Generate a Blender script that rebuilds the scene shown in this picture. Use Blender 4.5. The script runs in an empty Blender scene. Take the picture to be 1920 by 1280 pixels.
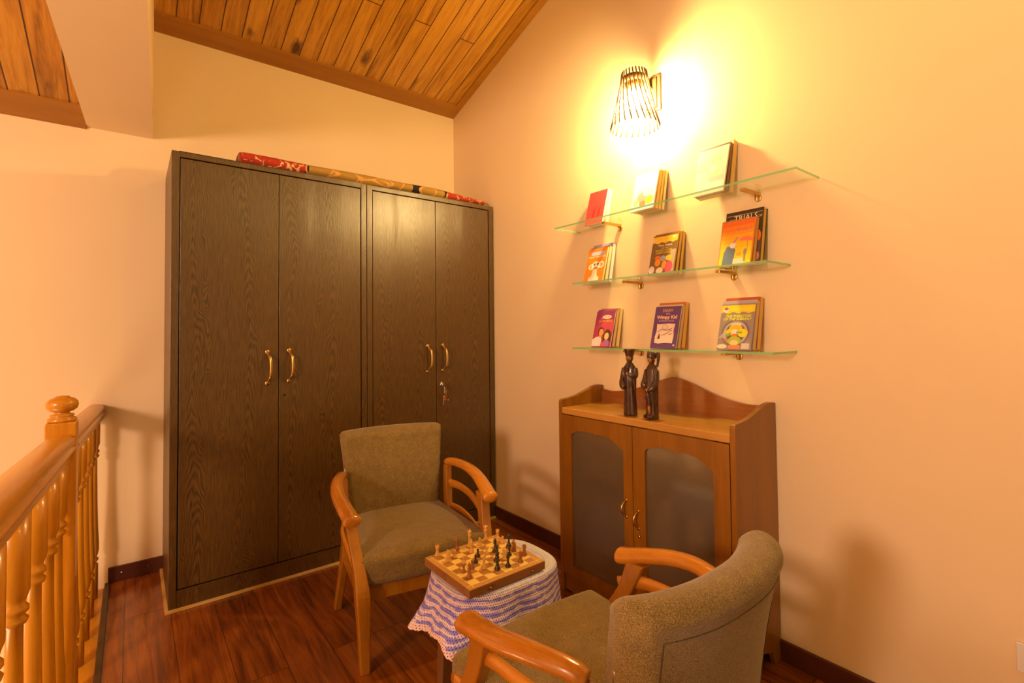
import bpy, bmesh, math, random
from mathutils import Vector, Matrix, noise
random.seed(7)
PI = math.pi
S = bpy.context.scene
col = S.collection

# ------------------------------------------------------------------ camera
CAM = Vector((-1.9614, -3.2665, 1.25))
YAW, PITCH, ROLL, FPX = 0.6563, 0.0272, -0.0108, 924.0745
cd = bpy.data.cameras.new('camera'); cam = bpy.data.objects.new('camera', cd); col.objects.link(cam)
R0 = Vector((math.cos(YAW), -math.sin(YAW), 0)); F0 = Vector((math.sin(YAW), math.cos(YAW), 0)); U0 = Vector((0, 0, 1))
F2 = F0*math.cos(PITCH)+U0*math.sin(PITCH); U2 = -F0*math.sin(PITCH)+U0*math.cos(PITCH)
R3 = R0*math.cos(ROLL)+U2*math.sin(ROLL); U3 = -R0*math.sin(ROLL)+U2*math.cos(ROLL)
m = Matrix((R3, U3, -F2)).transposed().to_4x4(); m.translation = CAM
cam.matrix_world = m
cd.sensor_fit = 'HORIZONTAL'; cd.sensor_width = 36; cd.lens = FPX/1920*36; cd.shift_y = -43.384/1920
cd.clip_start = 0.02
S.camera = cam

# ------------------------------------------------------------------ world, lights, exposure
W = bpy.data.worlds.new('world'); S.world = W; W.use_nodes = True
W.node_tree.nodes['Background'].inputs[0].default_value = (1.0, 0.73, 0.27, 1)
W.node_tree.nodes['Background'].inputs[1].default_value = 0.32
def light(name, kind, loc, energy, color, size=.1, rot=None, size_y=None):
    l = bpy.data.lights.new(name, kind); l.energy = energy; l.color = color
    if kind == 'AREA':
        l.size = size
        if size_y: l.shape = 'RECTANGLE'; l.size_y = size_y
    else: l.shadow_soft_size = size
    o = bpy.data.objects.new(name, l); o.location = loc
    if rot: o.rotation_euler = rot
    col.objects.link(o); return o
# lamp on the far side of the stairwell, and the room's lamp behind the camera
light('stairwell_lamp', 'POINT', (-4.1, -3.0, 1.72), 225, (1, .68, .50), .22)
light('room_lamp', 'POINT', (-0.85, -3.6, 2.7), 19, (1, .72, .22), .08)
light('beam_fill', 'POINT', (-3.3, -1.6, -.9), 70, (1, .72, .42), .5)  # unseen fill light added below to brighten the beam's underside
S.view_settings.view_transform = 'Standard'; S.view_settings.look = 'None'
S.view_settings.exposure = 0.0; S.view_settings.gamma = 1; S.view_settings.use_curve_mapping = False

# ------------------------------------------------------------------ materials
def newmat(name):
    mt = bpy.data.materials.new(name); mt.use_nodes = True
    nt = mt.node_tree; b = nt.nodes['Principled BSDF']
    return mt, nt, b
def N(nt, t, **k):
    n = nt.nodes.new(t)
    for a, v in k.items():
        if a.startswith('i_'):
            key = a[2:]
            key = int(key) if key.isdigit() else key.replace('_', ' ')
            n.inputs[key].default_value = v
        else: setattr(n, a, v)
    return n
def L(nt, a, ai, b, bi): nt.links.new(a.outputs[ai], b.inputs[bi])
def c4(c): return (c[0], c[1], c[2], 1)
def ramp(nt, stops, interp='LINEAR'):
    r = N(nt, 'ShaderNodeValToRGB'); r.color_ramp.interpolation = interp
    e = r.color_ramp.elements
    while len(e) < len(stops): e.new(.5)
    for i, (p, c) in enumerate(stops): e[i].position = p; e[i].color = c4(c)
    return r
def flat(name, c, rough=.6, metal=0, coat=0, spec=.5):
    mt, nt, b = newmat(name)
    b.inputs['Base Color'].default_value = c4(c); b.inputs['Roughness'].default_value = rough
    b.inputs['Metallic'].default_value = metal; b.inputs['Coat Weight'].default_value = coat
    b.inputs['Specular IOR Level'].default_value = spec
    nz = N(nt, 'ShaderNodeTexNoise', i_Scale=40.0, i_Detail=3.0); tc = N(nt, 'ShaderNodeTexCoord'); L(nt, tc, 'Object', nz, 'Vector')
    bp = N(nt, 'ShaderNodeBump', i_Strength=.04, i_Distance=.001); L(nt, nz, 0, bp, 'Height'); L(nt, bp, 0, b, 'Normal')
    return mt
def wood(name, c1, c2, axis='Z', rough=.35, scale=9, coat=.0, stretch=.1, bump=.15, spec=.5):
    mt, nt, b = newmat(name)
    tc = N(nt, 'ShaderNodeTexCoord'); mp = N(nt, 'ShaderNodeMapping')
    s = [1, 1, 1]; s['XYZ'.index(axis)] = stretch; mp.inputs['Scale'].default_value = s
    L(nt, tc, 'Object', mp, 'Vector')
    n1 = N(nt, 'ShaderNodeTexNoise', i_Scale=float(scale), i_Detail=5.0, i_Distortion=.9); L(nt, mp, 0, n1, 'Vector')
    n2 = N(nt, 'ShaderNodeTexNoise', i_Scale=scale*14.0, i_Detail=2.0); L(nt, mp, 0, n2, 'Vector')
    mx = N(nt, 'ShaderNodeMath', operation='MULTIPLY_ADD'); mx.inputs[1].default_value = .35
    L(nt, n2, 0, mx, 0); L(nt, n1, 0, mx, 2)
    r = ramp(nt, [(.42, c1), (.78, c2)]); L(nt, mx, 0, r, 0); L(nt, r, 0, b, 'Base Color')
    b.inputs['Roughness'].default_value = rough; b.inputs['Coat Weight'].default_value = coat
    b.inputs['Specular IOR Level'].default_value = spec
    b.inputs['Coat Roughness'].default_value = .12
    bp = N(nt, 'ShaderNodeBump', i_Strength=bump, i_Distance=.001); L(nt, mx, 0, bp, 'Height'); L(nt, bp, 0, b, 'Normal')
    return mt
def plank(name, cs, mortar, width, row, rough, knots=.0, coat=0, grain=.3, msize=.0022, spec=.5):
    """boards laid along U of the UV map (metres)"""
    mt, nt, b = newmat(name)
    tc = N(nt, 'ShaderNodeTexCoord')
    br = N(nt, 'ShaderNodeTexBrick', i_Scale=1.0, i_Mortar_Size=msize, i_Mortar_Smooth=.1, i_Bias=0.0, i_Brick_Width=width, i_Row_Height=row)
    br.offset = .37; br.offset_frequency = 3; br.squash = 1
    br.inputs['Color1'].default_value = (0, 0, 0, 1); br.inputs['Color2'].default_value = (1, 1, 1, 1); br.inputs['Mortar'].default_value = (.5, .5, .5, 1)
    L(nt, tc, 'UV', br, 'Vector')
    add = N(nt, 'ShaderNodeVectorMath', operation='MULTIPLY_ADD'); add.inputs[1].default_value = (9.3, 4.7, 3.1)
    L(nt, br, 'Color', add, 0); L(nt, tc, 'UV', add, 2)
    mp = N(nt, 'ShaderNodeMapping'); mp.inputs['Scale'].default_value = (.09, 1, 1); L(nt, add, 0, mp, 0)
    n1 = N(nt, 'ShaderNodeTexNoise', i_Scale=22.0, i_Detail=4.0, i_Distortion=1.4); L(nt, mp, 0, n1, 'Vector')
    n2 = N(nt, 'ShaderNodeTexNoise', i_Scale=170.0, i_Detail=2.0); L(nt, mp, 0, n2, 'Vector')
    a1 = N(nt, 'ShaderNodeMath', operation='MULTIPLY_ADD'); a1.inputs[1].default_value = grain; L(nt, n2, 0, a1, 0); L(nt, n1, 0, a1, 2)
    a2 = N(nt, 'ShaderNodeMath', operation='MULTIPLY_ADD'); a2.inputs[1].default_value = .22; L(nt, br, 'Color', a2, 0); L(nt, a1, 0, a2, 2)
    r = ramp(nt, [(.40, cs[0]), (.66, cs[1]), (.92, cs[2])]); L(nt, a2, 0, r, 0)
    out = r
    if knots:
        vm = N(nt, 'ShaderNodeMapping'); vm.inputs['Scale'].default_value = (.42, 1, 1); L(nt, add, 0, vm, 0)
        n3 = N(nt, 'ShaderNodeTexNoise', i_Scale=30.0, i_Detail=2.0); L(nt, vm, 0, n3, 'Vector')
        wv = N(nt, 'ShaderNodeVectorMath', operation='MULTIPLY_ADD'); wv.inputs[1].default_value = (.035, .035, .035); L(nt, n3, 'Color', wv, 0); L(nt, vm, 0, wv, 2)
        vo = N(nt, 'ShaderNodeTexVoronoi', i_Scale=5.2); L(nt, wv, 0, vo, 'Vector')
        kr = ramp(nt, [(knots*.45, (1, 1, 1)), (knots, (0, 0, 0))]); L(nt, vo, 'Distance', kr, 0)
        mk = N(nt, 'ShaderNodeMix', data_type='RGBA'); L(nt, kr, 0, mk, 0); L(nt, r, 0, mk, 6); mk.inputs[7].default_value = (.075, .022, .005, 1)
        out = mk
    mm = N(nt, 'ShaderNodeMix', data_type='RGBA'); L(nt, br, 'Fac', mm, 0)
    nt.links.new(out.outputs[2 if knots else 0], mm.inputs[6]); mm.inputs[7].default_value = c4(mortar)
    nt.links.new(mm.outputs[2], b.inputs['Base Color'])
    b.inputs['Roughness'].default_value = rough; b.inputs['Coat Weight'].default_value = coat; b.inputs['Coat Roughness'].default_value = .1
    b.inputs['Specular IOR Level'].default_value = spec
    iv = N(nt, 'ShaderNodeMath', operation='SUBTRACT'); L(nt, a1, 0, iv, 0); L(nt, br, 'Fac', iv, 1)
    bp = N(nt, 'ShaderNodeBump', i_Strength=.25, i_Distance=.0015); L(nt, iv, 0, bp, 'Height'); L(nt, bp, 0, b, 'Normal')
    return mt
def plaster():
    mt, nt, b = newmat('wall_paint')
    tc = N(nt, 'ShaderNodeTexCoord')
    n1 = N(nt, 'ShaderNodeTexNoise', i_Scale=1.3, i_Detail=2.0); L(nt, tc, 'Object', n1, 'Vector')
    r = ramp(nt, [(.3, (.83, .64, .39)), (.7, (.86, .67, .41))]); L(nt, n1, 0, r, 0); L(nt, r, 0, b, 'Base Color')
    b.inputs['Roughness'].default_value = .62; b.inputs['Specular IOR Level'].default_value = .25
    n2 = N(nt, 'ShaderNodeTexNoise', i_Scale=90.0, i_Detail=4.0); L(nt, tc, 'Object', n2, 'Vector')
    bp = N(nt, 'ShaderNodeBump', i_Strength=.06, i_Distance=.002); L(nt, n2, 0, bp, 'Height'); L(nt, bp, 0, b, 'Normal')
    return mt
def wardrobe_wood():
    mt, nt, b = newmat('dark_oak_laminate')
    tc = N(nt, 'ShaderNodeTexCoord'); sx = N(nt, 'ShaderNodeSeparateXYZ'); L(nt, tc, 'Object', sx, 0)
    M_ = lambda op, a, bb, c=None: _math(nt, op, a, bb, c)
    mp = N(nt, 'ShaderNodeMapping'); mp.inputs['Scale'].default_value = (5.5, 5.5, 1.3); L(nt, tc, 'Object', mp, 0)
    nz = N(nt, 'ShaderNodeTexNoise', i_Scale=1.0, i_Detail=3.0); L(nt, mp, 0, nz, 'Vector')
    nx = M_('MULTIPLY_ADD', nz.outputs[0], .22, sx.outputs[0])
    pp = M_('PINGPONG', nx, .105)
    pq = M_('SUBTRACT', pp, .0) ; x2 = M_('MULTIPLY', pq, pq)
    q = M_('MULTIPLY', x2, 150.0)
    mp2 = N(nt, 'ShaderNodeMapping'); mp2.inputs['Scale'].default_value = (14, 14, 3.0); L(nt, tc, 'Object', mp2, 0)
    nz2 = N(nt, 'ShaderNodeTexNoise', i_Scale=1.0, i_Detail=3.0); L(nt, mp2, 0, nz2, 'Vector')
    z = M_('MULTIPLY_ADD', nz2.outputs[0], .16, sx.outputs[2])
    z3 = M_('MULTIPLY_ADD', nz.outputs[0], .3, z)
    f = M_('ADD', z3, q)
    ph = M_('MULTIPLY', f, 105.0)
    sn = M_('SINE', ph, 0)
    mp3 = N(nt, 'ShaderNodeMapping'); mp3.inputs['Scale'].default_value = (420, 420, 14); L(nt, tc, 'Object', mp3, 0)
    nf = N(nt, 'ShaderNodeTexNoise', i_Scale=1.0, i_Detail=2.0); L(nt, mp3, 0, nf, 'Vector')
    s1 = M_('MULTIPLY_ADD', sn, .13, .42)
    s2 = M_('MULTIPLY_ADD', nf.outputs[0], .85, s1)
    r = ramp(nt, [(.62, (.032, .0135, .002)), (1.0, (.125, .058, .007))])
    nt.links.new(s2, r.inputs[0]); L(nt, r, 0, b, 'Base Color')
    b.inputs['Roughness'].default_value = .33; b.inputs['Specular IOR Level'].default_value = .85
    bp = N(nt, 'ShaderNodeBump', i_Strength=.5, i_Distance=.0010); nt.links.new(M_('MULTIPLY_ADD', sn, .07, nf.outputs[0]), bp.inputs['Height']); L(nt, bp, 0, b, 'Normal')
    return mt
def _math(nt, op, a, b, c=None):
    n = nt.nodes.new('ShaderNodeMath'); n.operation = op
    for i, v in enumerate((a, b, c)):
        if v is None: continue
        if isinstance(v, (int, float)): n.inputs[i].default_value = v
        else: nt.links.new(v, n.inputs[i])
    return n.outputs[0]
def fabric():
    mt, nt, b = newmat('tweed_fabric')
    tc = N(nt, 'ShaderNodeTexCoord')
    n1 = N(nt, 'ShaderNodeTexNoise', i_Scale=650.0, i_Detail=2.0); L(nt, tc, 'Object', n1, 'Vector')
    n2 = N(nt, 'ShaderNodeTexNoise', i_Scale=30.0, i_Detail=2.0); L(nt, tc, 'Object', n2, 'Vector')
    a = N(nt, 'ShaderNodeMath', operation='MULTIPLY_ADD'); a.inputs[1].default_value = .12; L(nt, n2, 0, a, 0); L(nt, n1, 0, a, 2)
    r = ramp(nt, [(.36, (.066, .037, .009)), (.56, (.20, .127, .036)), (.78, (.42, .28, .095))]); L(nt, a, 0, r, 0); L(nt, r, 0, b, 'Base Color')
    b.inputs['Roughness'].default_value = .9; b.inputs['Specular IOR Level'].default_value = .2
    b.inputs['Sheen Weight'].default_value = .25; b.inputs['Sheen Roughness'].default_value = .5
    bp = N(nt, 'ShaderNodeBump', i_Strength=.5, i_Distance=.001); L(nt, n1, 0, bp, 'Height'); L(nt, bp, 0, b, 'Normal')
    return mt
def thin_glass(name, tint, gloss=.08):
    mt = bpy.data.materials.new(name); mt.use_nodes = True; nt = mt.node_tree; nt.nodes.clear()
    o = N(nt, 'ShaderNodeOutputMaterial'); t = N(nt, 'ShaderNodeBsdfTransparent'); t.inputs[0].default_value = c4(tint)
    g = N(nt, 'ShaderNodeBsdfGlossy', i_Roughness=.03); g.inputs[0].default_value = (.9, 1, .95, 1)
    fr = N(nt, 'ShaderNodeFresnel', i_IOR=1.3); ge = N(nt, 'ShaderNodeNewGeometry')
    front = _math(nt, 'MULTIPLY', fr.outputs[0], _math(nt, 'SUBTRACT', 1.0, ge.outputs['Backfacing']))
    mx = N(nt, 'ShaderNodeMixShader'); nt.links.new(front, mx.inputs[0]); L(nt, t, 0, mx, 1); L(nt, g, 0, mx, 2); L(nt, mx, 0, o, 0)
    return mt
def crochet():
    mt = bpy.data.materials.new('crochet_yarn'); mt.use_nodes = True; nt = mt.node_tree; b = nt.nodes['Principled BSDF']
    out = nt.nodes['Material Output']
    tc = N(nt, 'ShaderNodeTexCoord'); sx = N(nt, 'ShaderNodeSeparateXYZ'); L(nt, tc, 'UV', sx, 0)
    U, V = sx.outputs[0], sx.outputs[1]
    M_ = lambda *a: _math(nt, *a)
    n1 = N(nt, 'ShaderNodeTexNoise', i_Scale=42.0, i_Detail=2.0); L(nt, tc, 'Object', n1, 'Vector')
    n3 = N(nt, 'ShaderNodeTexNoise', i_Scale=16.0, i_Detail=2.0); L(nt, tc, 'Object', n3, 'Vector')
    band = M_('SINE', M_('MULTIPLY', M_('MULTIPLY_ADD', n3.outputs[0], .022, V), 2*PI/.0185), 0)
    v = M_('MULTIPLY_ADD', band, .30, .5); v = M_('MULTIPLY_ADD', n1.outputs[0], 1.15, M_('SUBTRACT', v, .55))
    r = ramp(nt, [(.30, (.84, .68, .76)), (.48, (.72, .58, .86)), (.64, (.34, .29, .82)), (.9, (.25, .22, .78))]); nt.links.new(v, r.inputs[0])
    # white yoke near the rim, pink edging at the hem
    rr = ramp(nt, [(0, (.55, .55, .55)), (.14, (.55, .55, .55)), (.196, (1, 1, 1)), (.208, (0, 0, 0)), (1, (0, 0, 0))]); nt.links.new(V, rr.inputs[0])
    mx = N(nt, 'ShaderNodeMix', data_type='RGBA'); L(nt, rr, 0, mx, 0); L(nt, r, 0, mx, 6); mx.inputs[7].default_value = (.78, .78, .98, 1)
    at = N(nt, 'ShaderNodeAttribute', attribute_name='hem')
    mx2 = N(nt, 'ShaderNodeMix', data_type='RGBA'); L(nt, at, 'Fac', mx2, 0); nt.links.new(mx.outputs[2], mx2.inputs[6]); mx2.inputs[7].default_value = (.92, .62, .60, 1)
    nt.links.new(mx2.outputs[2], b.inputs['Base Color']); b.inputs['Roughness'].default_value = .85
    row = M_('MULTIPLY', V, 1/.0066); fl = M_('FLOOR', row, 0); sh = M_('MULTIPLY', M_('MODULO', fl, 2.0), .5)
    cu = M_('FRACT', M_('ADD', M_('MULTIPLY', U, 1/.0068), sh), 0); cv = M_('FRACT', row, 0)
    du = M_('SUBTRACT', cu, .5); dv = M_('SUBTRACT', cv, .5)
    d = M_('ADD', M_('MULTIPLY', M_('MULTIPLY', du, du), 1.6), M_('MULTIPLY', dv, dv))
    hole = M_('LESS_THAN', d, .045); infar = M_('GREATER_THAN', V, .195); hole = M_('MULTIPLY', hole, infar)
    bp = N(nt, 'ShaderNodeBump', i_Strength=1.0, i_Distance=.006); nt.links.new(M_('MINIMUM', d, .22), bp.inputs['Height']); L(nt, bp, 0, b, 'Normal')
    tr = N(nt, 'ShaderNodeBsdfTransparent'); ms = N(nt, 'ShaderNodeMixShader'); nt.links.new(hole, ms.inputs[0]); L(nt, b, 0, ms, 1); L(nt, tr, 0, ms, 2)
    L(nt, ms, 0, out, 0)
    return mt
def carpet_mat():
    mt, nt, b = newmat('carpet_pile')
    tc = N(nt, 'ShaderNodeTexCoord'); sx = N(nt, 'ShaderNodeSeparateXYZ'); L(nt, tc, 'Object', sx, 0)
    M_ = lambda *a: _math(nt, *a)
    X = M_('ADD', sx.outputs[0], 1.6); X = M_('MULTIPLY', X, .625)      # 0..1 over 1.6 m
    f = lambda x: (x+1.6)*.625
    red, gold, blk = (.45, .035, .012), (.42, .235, .04), (.02, .015, .012)
    base = ramp(nt, [(0, red), (f(-1.235), blk), (f(-1.215), gold), (f(-.60), blk), (f(-.545), gold), (f(-.375), blk), (f(-.355), red)], 'CONSTANT')
    nt.links.new(X, base.inputs[0])
    isr = ramp(nt, [(0, (1, 1, 1)), (f(-1.235), (0, 0, 0)), (f(-.355), (1, 1, 1))], 'CONSTANT'); nt.links.new(X, isr.inputs[0])
    n = N(nt, 'ShaderNodeTexNoise', i_Scale=34.0, i_Detail=1.5, i_Distortion=.8); L(nt, tc, 'Object', n, 'Vector')
    bl = ramp(nt, [(.56, (0, 0, 0)), (.58, (1, 1, 1))]); L(nt, n, 0, bl, 0)
    mk = M_('MULTIPLY', bl.outputs[0], isr.outputs[0])
    m1 = N(nt, 'ShaderNodeMix', data_type='RGBA'); nt.links.new(mk, m1.inputs[0]); L(nt, base, 0, m1, 6); m1.inputs[7].default_value = (.75, .5, .22, 1)
    wv = N(nt, 'ShaderNodeTexVoronoi', i_Scale=8.0, feature='DISTANCE_TO_EDGE'); L(nt, tc, 'Object', wv, 'Vector')
    wr = ramp(nt, [(.025, (1, 1, 1)), (.04, (0, 0, 0))]); L(nt, wv, 'Distance', wr, 0)
    mk2 = M_('MULTIPLY', wr.outputs[0], M_('SUBTRACT', 1.0, isr.outputs[0]))
    m2 = N(nt, 'ShaderNodeMix', data_type='RGBA'); nt.links.new(mk2, m2.inputs[0]); nt.links.new(m1.outputs[2], m2.inputs[6]); m2.inputs[7].default_value = (.72, .36, .10, 1)
    nt.links.new(m2.outputs[2], b.inputs['Base Color']); b.inputs['Roughness'].default_value = .95
    n2 = N(nt, 'ShaderNodeTexNoise', i_Scale=300.0); L(nt, tc, 'Object', n2, 'Vector')
    bp = N(nt, 'ShaderNodeBump', i_Strength=.6, i_Distance=.002); L(nt, n2, 0, bp, 'Height'); L(nt, bp, 0, b, 'Normal')
    return mt

MAT = {}
MAT['wall'] = plaster()
MAT['ceil'] = plank('pine_ceiling_boards', [(.15, .056, .004), (.42, .175, .012), (.60, .285, .026)], (.06, .014, .003), .104*15, .104, .38, knots=.22, coat=.15, msize=.003)
MAT['ceil_trim'] = wood('pine_trim', (.30, .115, .010), (.40, .165, .014), 'X', .42, 5, stretch=.06)
MAT['floor'] = plank('laminate_floor', [(.075, .018, .002), (.20, .050, .004), (.32, .090, .008)], (.045, .011, .003), 1.25, .165, .24, coat=.25, grain=.22, msize=.0012)
MAT['skirt'] = wood('dark_skirting', (.055, .012, .004), (.10, .024, .008), 'X', .4, 6)
MAT['oak'] = wardrobe_wood()
MAT['black'] = flat('shade_black', (.008, .006, .004), .6)  # near-black colour standing in for shade in door gaps and keyhole
MAT['edge'] = flat('yellow_edging', (.66, .42, .12), .5)
MAT['brass'] = flat('aged_brass', (.62, .40, .12), .28, 1)
MAT['steel'] = flat('bright_steel', (.72, .68, .66), .22, 1)
MAT['copper'] = flat('copper_tag', (.75, .30, .10), .3, 1)
MAT['pine'] = wood('pine_varnish', (.46, .170, .005), (.62, .265, .012), 'Z', .30, 8, coat=.3)
MAT['pineY'] = wood('pine_varnish_rail', (.48, .190, .006), (.62, .28, .013), 'Y', .32, 8, coat=.3)
MAT['teak'] = wood('teak_varnish', (.27, .095, .004), (.42, .160, .009), 'Z', .28, 10, coat=.4)
MAT['teakY'] = wood('teak_varnish_arm', (.40, .135, .008), (.60, .225, .015), 'Y', .22, 9, coat=.7)
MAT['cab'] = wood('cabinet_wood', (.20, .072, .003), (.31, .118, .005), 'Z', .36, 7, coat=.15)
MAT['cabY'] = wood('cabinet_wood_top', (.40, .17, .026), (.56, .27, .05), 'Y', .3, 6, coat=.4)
MAT['cabdark'] = flat('cabinet_inside', (.05, .03, .02), .6)
MAT['back'] = wood('cabinet_back_gloss', (.22, .06, .012), (.32, .11, .02), 'Y', .12, 6, coat=.8)
MAT['fabric'] = fabric()
MAT['seam'] = flat('seam_thread', (.085, .055, .025), .9)
MAT['crystal'] = flat('crystal_button', (.85, .78, .85), .12, .3, 1)
MAT['rope'] = flat('cream_cord', (.75, .58, .34), .8)
MAT['rope2'] = flat('dark_cord', (.08, .05, .03), .8)
MAT['glass'] = thin_glass('shelf_glass', (.955, .99, .965))
def glass_edge():
    mt, nt, b = newmat('glass_edge_green'); b.inputs['Base Color'].default_value = (.30, .62, .30, 1); b.inputs['Roughness'].default_value = .15
    t = N(nt, 'ShaderNodeBsdfTransparent'); t.inputs[0].default_value = (.62, .95, .70, 1)
    mx = N(nt, 'ShaderNodeMixShader'); mx.inputs[0].default_value = .75; L(nt, t, 0, mx, 1); L(nt, b, 0, mx, 2); L(nt, mx, 0, nt.nodes['Material Output'], 0)
    return mt
MAT['gedge'] = glass_edge()
MAT['carpet'] = carpet_mat()
MAT['crochet'] = crochet()
MAT['bd_light'] = wood('maple_square', (.84, .54, .13), (.95, .68, .20), 'X', .35, 30, coat=.2)
MAT['bd_dark'] = wood('walnut_square', (.36, .15, .03), (.46, .21, .05), 'X', .35, 30, coat=.2)
MAT['bd_side'] = wood('board_frame', (.20, .08, .02), (.32, .13, .035), 'X', .4, 16)
MAT['bd_top'] = wood('board_border', (.50, .25, .055), (.60, .32, .08), 'X', .35, 16)
MAT['ch_light'] = wood('boxwood', (.66, .35, .07), (.80, .47, .13), 'Z', .3, 40, coat=.4)
MAT['ch_mid'] = wood('rosewood', (.26, .085, .016), (.38, .13, .025), 'Z', .3, 40, coat=.4)
MAT['ch_dark'] = wood('ebony', (.020, .011, .006), (.045, .024, .012), 'Z', .25, 40, coat=.4)
MAT['carve'] = wood('dark_carved_wood', (.028, .011, .006), (.085, .032, .014), 'Z', .3, 60, coat=.25, stretch=.5, bump=.9)
MAT['carveskin'] = wood('light_carved_wood', (.30, .105, .025), (.42, .16, .04), 'Z', .35, 60)
MAT['slat'] = wood('dark_bamboo', (.16, .09, .03), (.26, .15, .055), 'Z', .5, 30)
MAT['plate'] = flat('dark_sconce_plate', (.14, .075, .03), .5)
MAT['white'] = flat('white_plastic', (.8, .75, .68), .35)
MAT['table'] = wood('stool_wood', (.09, .035, .010), (.20, .08, .02), 'Z', .4, 12)
def frosted():
    mt, nt, b = newmat('frosted_glass')
    b.inputs['Base Color'].default_value = (.13, .094, .055, 1); b.inputs['Roughness'].default_value = .22
    b.inputs['Specular IOR Level'].default_value = .8; b.inputs['Coat Weight'].default_value = 1; b.inputs['Coat IOR'].default_value = 1.9; b.inputs['Coat Roughness'].default_value = .13
    b.inputs['Transmission Weight'].default_value = .12
    n = N(nt, 'ShaderNodeTexNoise', i_Scale=500.0); tc = N(nt, 'ShaderNodeTexCoord'); L(nt, tc, 'Object', n, 'Vector')
    bp = N(nt, 'ShaderNodeBump', i_Strength=.08, i_Distance=.001); L(nt, n, 0, bp, 'Height'); L(nt, bp, 0, b, 'Normal')
    return mt
MAT['frost'] = frosted()
def emis(name, c, s):
    mt = bpy.data.materials.new(name); mt.use_nodes = True; nt = mt.node_tree; nt.nodes.clear()
    o = N(nt, 'ShaderNodeOutputMaterial'); e = N(nt, 'ShaderNodeEmission'); e.inputs[0].default_value = c4(c); e.inputs[1].default_value = s
    L(nt, e, 0, o, 0); return mt
MAT['bulb'] = emis('bulb_glow', (1, .70, .26), 1500.0)
_inks = {}
def ink(c, rough=.45):
    k = tuple(round(x, 3) for x in c)
    if k not in _inks: _inks[k] = flat('ink_%d' % len(_inks), c, rough, coat=.2)
    return _inks[k]

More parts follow.
